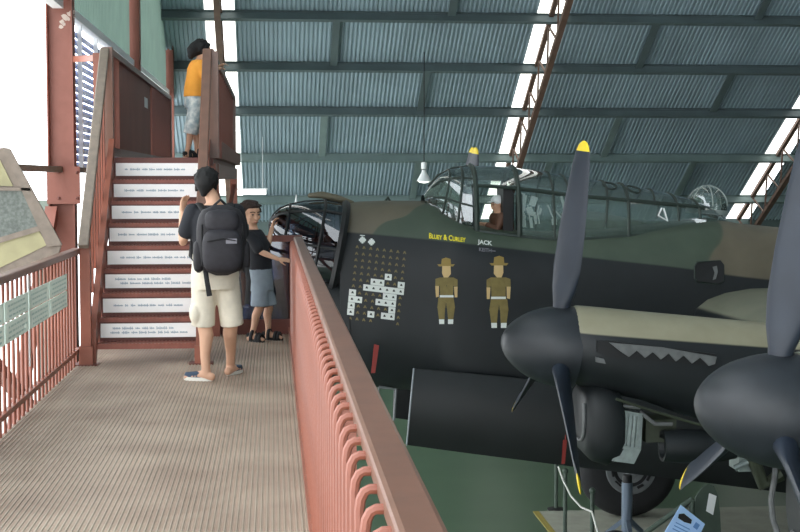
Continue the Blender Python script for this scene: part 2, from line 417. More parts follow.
for k, (x, y) in enumerate([(XL + .1, 3), (XR - .1, 3), (XL + .1, 9), (XR - .1, 9), (XL + .1, 13.6), (XR - .1, 13.6)]):
    struct(MB().box((x - .06, y - .06, GZ), (x + .06, y + .06, -.06)).build('trim_walkway_leg', 'redpost'))
# ---- right railing (close to the camera)
ZR = .965; SP = .168
t = thing('railing', (.2, 7, 0), 'red steel railing with hooked bars on the right of the walkway, nearest the viewer', 'railing')
m = MB(); m.box((.2, .8, ZR - .055), (.286, 13.9, ZR)); m.build('handrail', 'redrail', t, bevel=.012)
m = MB(); m.box((.145, .8, .03), (.175, 13.8, .07)); m.build('bottom_rail', 'red', t)
proto = None
nb_ = int((13.7 - 1.2) / SP)
for k in range(nb_):
    y = 1.2 + k * SP
    if proto is None:
        b = MB(); pts = [(.166, y, .03), (.166, y, ZR - .075)] + [(.166 + .02 * (1 - math.cos(a)), y, ZR - .075 + .04 * math.sin(a)) for a in (math.radians(q) for q in (30, 60, 90))] + [(.222, y, ZR - .035)]
        b.tube(pts, .0105, 8); proto = b.build('baluster', 'red', t, smooth=True)
    else: dupc(proto, (0, k * SP, 0))
m = MB(); m.box((.165, 13.72, 0), (.235, 13.8, ZR - .055)); m.build('end_post', 'red', t)
# flat infill sheet joints are hidden by the bars; stanchion posts carry the rail
for y in (4.3, 8.6, 12.0): m = MB(); m.box((.205, y, -.2), (.255, y + .05, ZR - .05)); m.build('stanchion', 'red', t)
# ---- end barrier with clear panel
t = thing('end_barrier', (-.2, 13.85, 0), 'red framed barrier with clear panel across the walkway end, before the aircraft nose', 'barrier')
m = MB(); m.box((-.6, 13.8, ZR - .05), (.286, 13.88, ZR + .01)); m.build('top_rail', 'darkred', t)
m = MB(); m.box((-.6, 13.8, .0), (.2, 13.86, .15)); m.build('kick_rail', 'darkred', t)
m = MB(); m.box((-.62, 13.83, .15), (.2, 13.838, ZR - .05)); m.build('clear_panel', 'pglass', t)
m = MB(); m.box((-.66, 13.8, 0), (-.6, 13.86, ZR)); m.build('end_post', 'darkred', t)
# ---- left railing
t = thing('railing', (XL, 8, 0), 'red steel railing with upright bars along the left of the walkway, carrying placards', 'railing')
m = MB(); m.box((XL - .03, 3.2, ZR - .05), (XL + .045, 11.75, ZR)); m.build('handrail', 'redrail', t, bevel=.01)
m = MB(); m.box((XL - .015, 3.2, .1), (XL + .02, 11.75, .135)); m.build('bottom_rail', 'red', t)
proto = None
for k in range(int((11.7 - 3.3) / .155)):
    if proto is None:
        b = MB(); b.tube([(XL, 3.3, -.15), (XL, 3.3, ZR - .03)], .0105, 8); proto = b.build('baluster', 'red', t, smooth=True)
    else: dupc(proto, (0, k * .155, 0))
for y in (7.98, 9.35): m = MB(); m.box((XL + .012, y, .3), (XL + .02, y + .035, .9)); m.build('white_strip', 'white', t)
nm = ['nearest the viewer', 'second from the viewer', 'third, beside the white strip', 'farthest, next to the stair post']
seg = [(7.4, 8.42), (8.46, 9.25), (9.29, 10.1), (10.14, 10.98)]
for r, (za, zb) in enumerate(((.68, .80), (.55, .67))):
    for k, (ya, yb) in enumerate(seg):
        tt = thing('placard', (XL + .03, (ya + yb) / 2, za), 'pale lettered placard on the left railing, %s row, %s' % (('upper', 'lower')[r], nm[k]), 'sign', 'placards on the left railing')
        MB().box((XL + .022, ya, za), (XL + .032, yb, zb)).build('board', 'plac', tt)
        m = MB()
        for l in range(3):
            y = ya + .08 + random.random() * .05; z = zb - .03 - l * .032
            while y < yb - .1:
                w = random.uniform(.03, .11); m.box((XL + .032, y, z - .006), (XL + .0328, min(y + w, yb - .05), z + .006)); y += w + .025
        m.build('faded_lettering', 'plink', tt)
# ---- tilted display board beyond the left railing
YB = 11.0
P = lambda u, v, dy=0: at(u, v, Y=YB + dy)
t = thing('display_board', (P(0, 260).x, YB, GZ), 'tilted display board in a grey brown frame, cream and grey panes, beyond left railing', 'display board')
m = MB(); m.prism([P(-50, 146), P(8, 148), P(61, 246), P(56, 262), P(-50, 300)], (0, .03, 0)); m.build('backing', 'brown', t)
m = MB(); m.prism([P(2, 147, -.03), P(10, 149, -.03), P(62, 245, -.03), P(47, 247, -.03)], (0, .03, 0)); m.prism([P(-50, 186, -.03), P(30, 188, -.03), P(31, 191, -.03), P(-50, 190, -.03)], (0, .03, 0))
m.prism([P(-50, 252, -.03), P(38, 226, -.03), P(40, 231, -.03), P(-50, 258, -.03)], (0, .03, 0)); m.build('frame', 'brown', t)
m = MB(); m.prism([P(-50, 160, -.008), P(0, 160, -.008), P(13, 186, -.008), P(-50, 186, -.008)], (0, .008, 0)); m.prism([P(-50, 258, -.008), P(39, 231, -.008), P(47, 245, -.008), P(-50, 292, -.008)], (0, .008, 0)); m.build('cream_pane', 'cream', t)
m = MB(); m.prism([P(-50, 190, -.008), P(22, 190, -.008), P(38, 226, -.008), P(-50, 252, -.008)], (0, .008, 0)); m.build('grey_pane', 'speck', t)
m = MB()
for u in (-40, 40): p = P(u, 255); m.box((p.x - .03, YB + .03, GZ), (p.x + .03, YB + .08, p.z))
m.build('legs', 'greensteel', t)
# ================================================================== STAIRS
YS0, NT, RISE, GO = 11.72, 8, .194, .186
XA, XB = -1.46, -.63
t = thing('staircase', ((XA + XB) / 2, YS0, 0), 'steep red steel staircase with white lettered risers leading up to the high platform', 'staircase')
ZL = RISE * 9 - .02
for k in range(NT):
    y = YS0 + k * GO; z = .166 + RISE * k
    m = MB(); m.box((XA, y, z - .045), (XB, y + .02, z), 0); m.box((XA, y + .02, z - .012), (XB, y + GO + .03, z), 0)
    for j in range(26): x = XA + .02 + j * .031; m.box((x, y - .001, z), (x + .016, y + GO - .01, z + .004))
    m.build('tread', 'tread', t)
    m = MB(); m.box((XA, y + GO - .016, z - .01), (XB, y + GO - .006, z + RISE - .03)); m.build('riser', 'darkred', t)
def slope(x, w, z0, z1, y0=YS0 - .06, y1=YS0 + NT * GO):
    return [V((x, y0, z0)), V((x, y1, z0 + (y1 - y0) * RISE / GO)), V((x, y1, z1 + (y1 - y0) * RISE / GO)), V((x, y0, z1))]
for x in (XA - .05, XB): m = MB(); m.prism(slope(x, .05, -.0, .3, YS0 - .05), (.05, 0, 0)); m.build('stringer', 'red', t)
zT = ZL + 1.02
for (x, nm_) in ((XA - .12, 'l'), (XB - .01, 'r')):
    m = MB(); m.box((x, YS0 - .1, 0), (x + .085, YS0 - .01, 1.02)); m.box((x - .012, YS0 - .12, 0), (x + .1, YS0 + .0, .16)); m.build('newel_post', 'red', t)
    a = V((x + .042, YS0 - .16, .98)); b = V((x + .042, YS0 + NT * GO + .02, zT - .02))
    m = MB(); m.bar(a, b, .085, .05); m.build('handrail', 'brown' if nm_ == 'l' else 'redrail', t, bevel=.01)
    for k in range(1, 9):
        f = k / 9; p = a.lerp(b, f); zb_ = (p.y - YS0) * RISE / GO + .15
        m = MB(); m.bar((x + .042, p.y, zb_), (x + .042, p.y, p.z - .02), .05, .02, up=(1, 0, 0)); m.build('baluster', 'red', t)
    m = MB(); m.box((x - .06, YS0 - .13, 0), (x + .14, YS0 + .02, .012)); m.build('foot_plate', 'darkred', t)
# sign strips on the risers
ordn = ['lowest', 'second lowest', 'third lowest', 'fourth lowest', 'fifth lowest', 'third highest', 'second highest', 'topmost']
for k in range(8):
    y = YS0 + k * GO + GO - .03; z0 = .166 + RISE * k + .036; z1 = z0 + .118; x1 = XB - .04 + (.02 if k == 0 else 0)
    tt = thing('riser_sign', ((XA + XB) / 2, y, z0), 'white sign strip with faint blue handwriting on the %s stair riser' % ordn[k], 'sign', 'white sign strips on the stair risers')
    MB().box((XA + .015, y - .012, z0), (x1, y, z1)).build('board', 'riser', tt)
    m = MB(); rows = 2 if k in (0, 2) else 1
    for l in range(rows):
        zc_ = (z0 + z1) / 2 + (.018 if rows == 2 else 0) - l * .036
        x = XA + .08 + random.random() * .08; xe = x1 - random.uniform(.06, .25)
        while x < xe:
            w = random.uniform(.025, .09); q = x
            while q < x + w:
                h = random.uniform(.006, .015); m.box((q, y - .0128, zc_ - h * .7), (q + .006, y - .012, zc_ + h)); m.box((q, y - .0128, zc_ - .004), (q + .013, y - .012, zc_ + .002)); q += .013
            x += w + .022
    m.build('handwriting', 'ink', tt)
# ---- high platform
YP0, YP1 = YS0 + NT * GO, 21.0
t = thing('platform', (-1.05, YP0, GZ), 'high red viewing platform at the top of the stairs, railed on both sides', 'platform')
m = MB(); m.box((XA - .1, YP0, ZL - .05), (XB + .08, YP1, ZL)); m.build('deck', 'tread', t)
m = MB(); m.box((XA - .1, YP0 - .03, ZL - .07), (XB + .08, YP0, ZL + .004)); m.build('nosing', 'darkred', t)
m = MB(); m.box((XB + .03, YP0, ZL - .2), (XB + .1, YP1, ZL - .05)); m.box((XA - .1, YP0, ZL - .2), (XA - .03, YP1, ZL - .05)); m.build('edge_beam', 'red', t)
for x in (XA - .06, XB + .06):
    for y in (YP0 + .5, YP1 - .3):
        m = MB(); m.box((x - .05, y - .05, GZ), (x + .05, y + .05, ZL - .05)); m.build('leg', 'redpost', t)
m = MB(); m.bar((XB + .06, YP0 + .5, .4), (XB + .06, YP1 - .3, ZL - .3), .05, .05); m.bar((XB + .06, YP1 - .3, .2), (XB + .06, YP0 + .5, ZL - .2), .05, .05); m.build('brace', 'darkred', t)
m = MB(); m.box((XB + .0, YP0 + .55, .95), (XB + .12, YP0 + 3.2, 1.05)); m.build('cross_rail', 'darkred', t)
# platform rails
for side, x in (('left', XA - .08), ('right', XB + .03)):
    t = thing('railing', (x, YP0, ZL), 'red %s railing of the high platform %s' % (side, 'with a white sticker, below the louvre window' if side == 'left' else 'where the child in orange leans'), 'railing')
    m = MB(); m.box((x - .03, YP0, ZL), (x + .07 + (.03 if side == 'right' else 0), YP0 + .09, zT - (.03 if side == 'right' else 0))); m.build('corner_post', 'redrail', t)
    m = MB(); m.box((x - .015, YP0 + .09, zT - .06), (x + .055, YP1, zT)); m.build('handrail', 'redrail', t)
    m = MB(); m.box((x, YP0 + .09, ZL + .02), (x + .04, YP1, ZL + .1)); m.build('bottom_rail', 'redrail', t)
    if side == 'left':
        m = MB(); m.box((x + .0, YP0 + .9, ZL + .1), (x + .02, YP1 - 3.2, zT - .06)); m.build('sheet_panel', 'redpost', t)
        m = MB(); m.box((x + .02, 17.0, ZL + .66), (x + .024, 17.4, ZL + .78)); m.build('sticker', 'white', t)
    proto = None; ps = .11 if side == 'left' else .42
    for k in range(int((YP1 - YP0 - .3) / ps)):
        yy = YP0 + .3 + k * ps
        if side == 'left' and YP0 + .9 < yy < YP1 - 3.2: continue
        if proto is None:
            b = MB(); b.box((x, yy - .022, ZL + .05), (x + .04, yy + .022, zT - .03)); proto = b.build('baluster', 'redpost', t); py = yy
        else: dupc(proto, (0, yy - py, 0))
    m = MB(); m.box((x - .01, YP1 - .08, ZL), (x + .06, YP1, zT)); m.build('end_post', 'redrail', t)
    if side == 'right':
        a = YP0 + 2.3
        m = MB(); m.box((x + .03, YP0 + .2, ZL - .0), (x + .12, YP1, ZL + .16)); m.build('kick_plate', 'redpost', t)
# short rail from the platform to the red column
m = MB(); m.bar((XA - .17, 13.56, zT - .07), (XW + .15, 14.95, zT + .03), .05, .06); m.box((XA - .22, 13.48, GZ), (XA - .13, 13.56, zT - .03))
tag(m.build('gate_rail', 'red'), 'short red rail between the stair head and the red column', 'rail')
# fluorescent lamp hung under the roof
c = at(252, 192.5, Y=33); t = thing('fluorescent_lamp', c, 'bright white tube lamp hanging low at the back, just right of the platform', 'lamp')
m = MB(); m.box((c.x - .33, 32.94, c.z - .05), (c.x + .33, 33.06, c.z + .06)); m.build('tube', 'lamp', t)
m = MB(); m.box((c.x - .36, 32.93, c.z + .06), (c.x + .36, 33.07, c.z + .1)); m.build('housing', 'white', t)
m = MB()
for s_ in (-.25, .25): m.bar((c.x + s_, 33, c.z + .1), (c.x + s_, 33, rz(33) + .02), .012, .012)
m.build('hanger', 'white', t)
# red and white striped marker pole behind the nose turret
a = at(279, 194, Y=24); t = thing('marker_pole', (a.x, 24, GZ), 'red and white striped pointed pole standing behind the nose turret', 'pole')
m = MB(); m.lathe([(0, .12), (.05, .12), (a.z - GZ - 1.0, .12)], (a.x, 24, GZ), (0, 0, 1), 14); m.build('shaft', 'white', t)
for k in range(4):
    z = a.z - 1.0 + k * .25; r = lambda q: .13 * (1 - (q - a.z + 1) / 1.02) + .003
    m = MB(); m.lathe([(z - GZ, r(z)), (z + .25 - GZ, r(z + .25))], (a.x, 24, GZ), (.06, 0, 1), 14); m.build('stripe', 'red2' if k % 2 == 0 else 'white', t, smooth=True)
# ================================================================== AIRCRAFT
YF = 17.3
def se(x, yc, zt, zb, hw, n=2.7, N=56, shear=0.0):
    zc, h = (zt + zb) / 2, (zt - zb) / 2; r = []
    for k in range(N):
        a = 2 * math.pi * k / N; c, s = math.cos(a), math.sin(a)
        z = zc + h * math.copysign(abs(s) ** (2 / n), s)
        r.append(V((x - shear * (zt - z), yc + hw * math.copysign(abs(c) ** (2 / n), c), z)))
    return r
ABASE = V((at(345, 300, Y=YF).x, YF, GZ))
plane = thing('aircraft', ABASE, 'black bellied four engined propeller bomber in green and brown camouflage, filling the hall', 'aircraft')
def camo(name, mode):
    m = bpy.data.materials.new(name); m.use_nodes = True; N = m.node_tree.nodes; L = m.node_tree.links; b = N['Principled BSDF']
    b.inputs['Roughness'].default_value = .5; b.inputs['Specular IOR Level'].default_value = .4
    tc = N.new('ShaderNodeTexCoord'); sp = N.new('ShaderNodeSeparateXYZ'); L.new(tc.outputs['Object'], sp.inputs[0])
    def mr(sock, a, c, ta=0, tb=1):
        n = N.new('ShaderNodeMapRange'); n.clamp = False
        for i, q in enumerate((a, c, ta, tb)): n.inputs[i + 1].default_value = q
        L.new(sock, n.inputs[0]); return n.outputs[0]
    def curve(sock, pts):
        n = N.new('ShaderNodeFloatCurve'); cv = n.mapping.curves[0]
        pts = sorted(pts); cv.points[0].location = pts[0]; cv.points[1].location = pts[-1]
        for p in pts[1:-1]: cv.points.new(*p)
        for p in cv.points: p.handle_type = 'AUTO_CLAMPED'
        n.mapping.update(); L.new(sock, n.inputs[1]); return n.outputs[0]
    def soft(a, c, w):   # smooth step of (a-c)
        n = N.new('ShaderNodeMath'); n.operation = 'SUBTRACT'; L.new(a, n.inputs[0]); L.new(c, n.inputs[1])
        q = N.new('ShaderNodeMapRange'); q.interpolation_type = 'SMOOTHSTEP'; q.inputs[1].default_value = -w; q.inputs[2].default_value = w; L.new(n.outputs[0], q.inputs[0]); return q.outputs[0]
    def mix(f, c0, c1):
        n = N.new('ShaderNodeMix'); n.data_type = 'RGBA'; L.new(f, n.inputs[0])
        for i, c in ((6, c0), (7, c1)):
            if isinstance(c, tuple): n.inputs[i].default_value = lin(c)
            else: L.new(c, n.inputs[i])
        return n.outputs[2]
    X0, X1, Z0, Z1 = -2.0, 8.0, 1.0, 7.0
    nx = mr(sp.outputs[0], X0, X1); nz = mr(sp.outputs[2], Z0, Z1)
    def nxy(u, v, Y=16.45): p = at(u, v, Y=Y) - ABASE; return ((p.x - X0) / (X1 - X0), (p.z - Z0) / (Z1 - Z0))
    noise = N.new('ShaderNodeTexNoise'); noise.inputs['Scale'].default_value = 2.5; noise.inputs['Detail'].default_value = 6; L.new(tc.outputs['Object'], noise.inputs['Vector'])
    nr_ = N.new('ShaderNodeMapRange'); nr_.inputs[1].default_value = .3; nr_.inputs[2].default_value = .7; L.new(noise.outputs[0], nr_.inputs[0])
    blk = mix(nr_.outputs[0], (24, 28, 30), (30, 34, 37))
    if mode == 'fuselage':
        dem = curve(nx, [nxy(200, 226), nxy(337, 232), nxy(430, 240), nxy(530, 251), nxy(600, 259), nxy(690, 269), nxy(729, 275), nxy(771, 280), nxy(900, 296)])
        xn = curve(nz, [(b_, a_) for a_, b_ in [nxy(368, 245), nxy(374, 234), nxy(386, 223), nxy(407, 217), nxy(420, 208), nxy(436, 201), nxy(437, 180)]])
        xa = curve(nz, [(b_, a_) for a_, b_ in [nxy(706, 285), nxy(709, 262), nxy(714, 252), nxy(724, 242), nxy(730, 228), nxy(733, 200)]])
        brn = mix(nr_.outputs[0], (92, 86, 72), (104, 97, 82)); grn = mix(nr_.outputs[0], (62, 74, 62), (72, 83, 70))
        f1 = soft(xn, nx, .002); f2 = soft(nx, xa, .003)
        up = mix(f2, mix(f1, grn, brn), brn)
        base = mix(soft(nz, dem, .0025), blk, up)
    else:
        p0 = at(580, 330, Y=13.3) - ABASE; p1 = at(765, 344, Y=13.3) - ABASE
        dem = mr(sp.outputs[0], p0.x, p1.x, p0.z, p1.z)
        if mode == 'nacelle': base = mix(soft(sp.outputs[2], dem, .01), blk, mix(nr_.outputs[0], (134, 130, 108), (150, 146, 124)))  # two-tone paint; skylight brightness is put into the pale top colour
        else:
            base = mix(soft(sp.outputs[2], mr(sp.outputs[0], 0, 10, -GZ - .02, -GZ - .02), .02), blk, mix(nr_.outputs[0], (104, 106, 92), (116, 116, 100)))
    L.new(base, b.inputs['Base Color']); return m
M['fus'] = camo('fuselage_camouflage', 'fuselage'); M['nac'] = camo('nacelle_paint_toplit', 'nacelle'); M['wingm'] = camo('wing_paint', 'wing')
# ---- fuselage
st = [(337, 205, 386, .76), (345, 203, 387, .78), (360, 201.5, 389, .82), (385, 200.5, 391, .855), (430, 201, 395, .87), (500, 206, 403, .88), (560, 211, 410, .88), (650, 217.5, 421, .88), (735, 223, 431, .88), (775, 227, 436, .88), (1000, 251, 458, .88)]
S = []
SILL = {438: 214, 450: 222, 469: 229.5, 500: 234, 545: 238, 582: 237, 618: 235, 650: 231, 680: 226, 706: 223}
for u, vt, vb, hw in st:
    if 440 < u < 720: continue
    S.append((at(u, vt, Y=YF).x, at(u, vt, Y=YF).z, at(u, vb, Y=16.9).z, hw, 2.7))
for u, vs_ in SILL.items(): S.append((at(u, 200, Y=YF).x, at(u, vs_, Y=YF - .6).z + .05, at(u, 395 + .118 * (u - 430), Y=16.9).z, .88, 3.2 if u in (438, 706) else 4.2))
S.sort()
xe = S[-1][0]; zt, zb = S[-1][1], S[-1][2]
for dx, hw, a, b in ((3, .8, -.3, .0), (6.5, .6, -.62, .35), (9.5, .38, -.95, .6), (11.3, .2, -1.15, .75)): S.append((xe + dx, zt + a, zb + b, hw, 2.7))
fus = MB(); fus.rings([se(x, YF, a, b, hw, n_, 72) for x, a, b, hw, n_ in S]); 
FT = BVHTree.FromPolygons(fus.v, fus.f)
def fz_top(x):
    for i in range(len(S) - 1):
        if S[i][0] <= x <= S[i + 1][0]:
            f = (x - S[i][0]) / (S[i + 1][0] - S[i][0]); return S[i][1] + f * (S[i + 1][1] - S[i][1])
    return S[0][1]
fus.build('fuselage', 'fus', plane, smooth=True, ang=60)
def onf(u, v, off=.004):
    h = FT.ray_cast(CAM, ray(u, v)); p, n = h[0], h[1]
    if p is None: p = at(u, v, Y=16.45); n = V((0, -1, 0))
    if n.y > 0: n = -n
    return p + n * off
def decal(polys, name, matname, off=.005, parent=plane):
    for p in polys:
        m = MB(); a = [onf(u, v, off) for u, v in p]; b = [onf(u, v, .0005) for u, v in p]; n = len(p)
        m.add(a + b, [tuple(range(n)), tuple(range(n, 2 * n))[::-1]] + [(i, n + i, n + (i + 1) % n, (i + 1) % n) for i in range(n)])
        o = m.build(name, matname, parent)
    return o
# ---- lower nose, turret, blister
LN = MB(); q = []
for u, vt, vb, hw in ((346, 262, 387, .79), (325, 268, 384, .76), (306, 276, 374, .68), (296, 282, 362, .6)): q.append(se(at(u, vt, Y=YF).x, YF, at(u, vt, Y=YF).z, at(u, vb, Y=YF - .4).z, hw, 2.5))
LN.rings(q); LN.build('nose_shell', 'black', plane, smooth=True, ang=60)
c = at(296, 318, Y=YF); BL = MB(); BL.ball(c, (.66, .58, .52), 28, m=16); BL.build('nose_blister', 'tglass', plane, smooth=True)
BI = MB(); BI.ball(c + V((.12, 0, -.02)), (.36, .34, .3), 16); BI.box(c + V((-.2, -.2, -.25)), c + V((.3, .2, -.1))); BI.build('bomb_aimer_station', 'soot', plane, smooth=True)
TU = MB(); q = []
ts = [(270.5, 220, 226, .1), (274, 214, 238, .3), (280, 208.5, 254, .45), (290, 204.5, 270, .56), (305, 201.5, 282, .66), (325, 200.5, 290, .72), (345, 204, 293, .76)]
for u, vt, vb, hw in ts: q.append(se(at(u, vt, Y=YF).x, YF, at(u, vt, Y=YF).z, at(u, vb, Y=YF - .4).z, hw, 2.9, 48, .19))
TU.rings(q, cap=True); TU.build('nose_turret', 'tglass', plane, smooth=True, ang=60)
TF = MB()
def ringtube(r, w, idx=None, out=1.01):
    cc = sum(r, V((0, 0, 0))) / len(r); pts = [cc + (p - cc) * out for p in r]
    if idx: pts = pts[idx[0]:idx[1]]
    else: pts = pts + [pts[0]]
    TF.tube(pts, w, 6)
def dense(r0, r1, f): return [a.lerp(b, f) for a, b in zip(r0, r1)]
ringtube(q[-1], .052); ringtube(q[-2], .02); ringtube(q[-4], .016)
for k in (0, 6, 12, 18, 24, 30, 36, 42): TF.tube([r[k] + (r[k] - V((r[k].x, YF, r[k].z))) * .01 for r in q], .016, 6)
TF.build('turret_frame', 'tframe', plane, smooth=True)
TI = MB(); cx = at(318, 250, Y=YF)
TI.box(cx + V((-.22, -.28, -.55)), cx + V((.28, .28, .1))); TI.box(cx + V((-.3, -.5, -.5)), cx + V((.2, -.4, .05))); TI.box(cx + V((.05, -.6, -.5)), cx + V((.3, -.2, .25)))
TI.build('turret_gun_mount', 'soot', plane)
TI = MB(); TI.box(cx + V((-.1, -.62, -.35)), cx + V((.16, -.58, .12))); TI.build('ammunition_box', mat('turret_grey', (84, 92, 104), .5), plane)
for s in (-.22, .22):
    TG_ = MB(); TG_.tube([cx + V((-.1, s, .02)), cx + V((-.95, s, .12))], .028, 10); TG_.build('gun_barrel', 'soot', plane, smooth=True)
# tan fairing above the turret
FA = MB(); FA.tube([at(310, 195.5, Y=YF - .1), at(322, 195, Y=YF - .1), at(336, 198, Y=YF - .1), at(352, 203, Y=YF - .1)], [.03, .045, .045, .03], 12, cap='round'); FA.build('turret_fairing', mat('tan_fairing', (104, 98, 80), .6), plane, smooth=True)
FA = MB(); FA.tube([at(384, 203, Y=YF), at(388, 197.5, Y=YF), at(391, 203, Y=YF)], .02, 8, cap='round'); FA.build('nose_fitting', 'frame', plane, smooth=True)
# ---- canopy
cs = [(423, 195, 202, .26), (428, 187, 206, .36), (438, 175.5, 214, .46), (450, 169, 222, .54), (466, 166.2, 229, .6), (483, 165.7, 231, .62), (509, 167, 234.5, .63), (536, 170.5, 237.5, .63), (560, 175, 238, .63), (582, 178.3, 237, .62),
      (618, 183.8, 235, .6), (657, 191.3, 230, .52), (686, 198, 223, .45), (706, 205, 222, .4), (722, 216, 223, .2)]
def canopy_station(u):
    for i in range(len(cs) - 1):
        if cs[i][0] <= u <= cs[i + 1][0]:
            f = (u - cs[i][0]) / (cs[i + 1][0] - cs[i][0]); return tuple(a + f * (b - a) for a, b in zip(cs[i], cs[i + 1]))
def cpt(u, t, out=0):          # t 0..1 from port sill over the top to starboard sill
    u_, vt, vs, hw = canopy_station(u); x = at(u, vt, Y=YF).x; zt = at(u, vt, Y=YF).z; zs = at(u, vs, Y=YF - hw).z - .02
    a = math.pi * t; n = 2.5; c, s = math.cos(a), math.sin(a)
    y = -math.copysign(abs(c) ** (2 / n), c) * hw; z = abs(s) ** (2 / n) * (zt - zs)
    l = math.hypot(y, z) or 1
    return V((x, YF + y * (1 + out / l), zs + z * (1 + out / l)))
us = [423, 425, 428, 433, 438, 444, 450, 458, 466, 475, 483, 496, 509, 522, 536, 548, 560, 571, 582, 600, 618, 637, 657, 672, 686, 696, 706, 715, 722]
CN = MB(); NT_ = 28
TRAIL = .215      # height parameter of the long side rail
grid = [[cpt(u, k / NT_) for k in range(NT_ + 1)] for u in us]
vs = [p for r in grid for p in r]; fs = []
for i in range(len(us) - 1):
    for k in range(NT_):
        um = (us[i] + us[i + 1]) / 2; tm = (k + .5) / NT_
        if 469 < um < 508 and tm < TRAIL: continue          # the open side window
        a = i * (NT_ + 1) + k; fs.append((a, a + 1, a + NT_ + 2, a + NT_ + 1))
CN.add(vs, fs); CN.build('canopy_glazing', 'glass', plane, smooth=True, ang=70)
def arc(u, t0, t1, w, parent, name='canopy_frame', mt='frame', lean=0):
    m = MB(); n = 14; m.tube([cpt(min(721, u + lean * math.sin(math.pi * (t0 + (t1 - t0) * k / n))), t0 + (t1 - t0) * k / n, .006) for k in range(n + 1)], w, 6); m.build(name, mt, plane, smooth=True)
arc(470, 0, 1, .035, plane, lean=0); arc(511, 0, 1, .032, plane); arc(545, 0, 1, .016, plane); arc(438, 0, 1, .014, plane, lean=10); arc(452, 0, 1, .016, plane, lean=8)
arc(563, 0, 1, .014, plane, lean=-3); arc(594, .06, .94, .014, plane, lean=6); arc(617, 0, 1, .02, plane, lean=2); arc(640, .2, .8, .012, plane, lean=8); arc(668, .05, .95, .015, plane); arc(690, .05, .95, .018, plane)
for t_ in (TRAIL, 1 - TRAIL):
    m = MB(); m.tube([cpt(u, t_, .006) for u in us if u > 460 and u < 700], .024, 6); m.build('canopy_rail', 'frame', plane, smooth=True)
for t_ in (.0, 1.0):
    m = MB(); m.tube([cpt(u, t_, .0) for u in us], .024, 6); m.build('canopy_sill', 'frame', plane, smooth=True)
for pp in ([cpt(428, .5, .006), cpt(438, .5, .006), cpt(452, .5, .006), cpt(470, .5, .006)], [cpt(430, .32, .006), cpt(438, .3, .006), cpt(452, .29, .006), cpt(470, .27, .006)], [cpt(430, .13, .006), cpt(440, .12, .006), cpt(455, .1, .006), cpt(470, .09, .006)]):
    m = MB(); m.tube(pp, .014, 6); m.build('windscreen_frame', 'frame', plane, smooth=True)
for u0, u1 in ((628, 0), (604, 0)):
    m = MB(); n = 20; m.tube([cpt(u0 + 6.5 * math.cos(2 * math.pi * k / n), .37 + .06 * math.sin(2 * math.pi * k / n), .006) for k in range(n + 1)], .009, 6); m.build('blister_ring', 'frame', plane, smooth=True)
M['reflection'] = mat('reflection_pale', (240, 245, 246), .25, .2)
# cockpit inside: floor tub, seat, dark bulkhead, opaque overhead patch
m = MB(); m.prism([at(476, 174, Y=YF - .2), at(490, 174, Y=YF - .2), at(490, 181, Y=YF - .2), at(476, 181, Y=YF - .2)], (0, .4, 0)); m.build('overhead_hatch', 'frame', plane)
a = at(500, 200, Y=YF - .2); m = MB(); m.box((a.x - .0, YF - .45, a.z - .45), (a.x + .12, YF + .05, a.z + .16)); m.build('pilot_seat', 'soot', plane)
a = at(513, 200, Y=YF); m = MB(); m.box((a.x, YF - .5, a.z - .5), (a.x + .03, YF - .2, a.z + .08)); m.box((a.x, YF + .1, a.z - .5), (a.x + .03, YF + .5, a.z + .1)); m.build('cockpit_bulkhead', 'soot', plane)
a = at(468, 215, Y=YF); m = MB(); m.box((a.x - .1, YF - .5, a.z - .25), (a.x, YF + .5, a.z + .06)); m.build('instrument_panel', 'soot', plane)
# pale plates and rods added behind the side pane in place of canopy reflections
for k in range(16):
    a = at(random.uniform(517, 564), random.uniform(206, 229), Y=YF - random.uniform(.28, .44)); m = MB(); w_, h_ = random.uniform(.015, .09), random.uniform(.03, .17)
    m.box(a, a + V((w_, .012, h_)), 0, Matrix.Rotation(random.uniform(-.35, .35), 3, 'Y')); m.build('reflection_plate', M['reflection'], plane)
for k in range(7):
    a = at(random.uniform(517, 562), random.uniform(214, 228), Y=YF - .42); m = MB(); m.tube([a, a + V((random.uniform(-.12, .12), .02, random.uniform(.1, .25)))], .009, 6); m.build('reflection_rod', M['reflection'], plane)
# clear dome
c = at(707, 206, Y=YF); m = MB(); rad = .255
m.lathe([(rad * math.sin(a) , rad * math.cos(a)) for a in [math.radians(q) for q in (-15, 0, 12, 25, 38, 50, 62, 74, 84, 89)]], c, (.08, 0, 1), 28, cap=False); m.build('astrodome', 'glass', plane, smooth=True)
m = MB()
for k in range(3):
    a = math.pi * k / 3 + .5; m.tube([c + V((rad * 1.01 * math.cos(q) * math.cos(a), rad * 1.01 * math.cos(q) * math.sin(a), rad * 1.01 * math.sin(q))) for q in [math.pi * j / 14 for j in range(15)]], .008, 6)
m.lathe([(-.1, rad * 1.02), (-.04, rad * 1.02)], c, (.08, 0, 1), 28, cap=False); m.build('astrodome_frame', mat('pale_frame', (150, 160, 156), .4), plane, smooth=True)
# little white fitting seen in the canopy side
m = MB(); m.tube([cpt(651, .16, .02), cpt(647, .1, .02), cpt(656, .06, .02), cpt(653, .16, .02)], .012, 6); m.build('white_bracket', 'white', plane)
# fuselage side window
decal([[(697, 263), (720, 261), (723, 265), (723, 281), (719, 284), (697, 281), (695, 278), (695, 266)]], 'side_window', 'soot', .025)
m = MB(); lp = [(697, 262), (720, 260.5), (723.5, 265), (723.5, 281), (719, 284.5), (697, 282), (694.5, 278), (694.5, 266), (697, 262)]; m.tube([onf(u, v, .004) for u, v in lp], .008, 6); m.build('window_rim', 'frame', plane)
decal([[(712, 267), (716, 266), (717, 272), (715, 279), (712, 280), (714, 273)]], 'window_fitting', 'exh', .03)
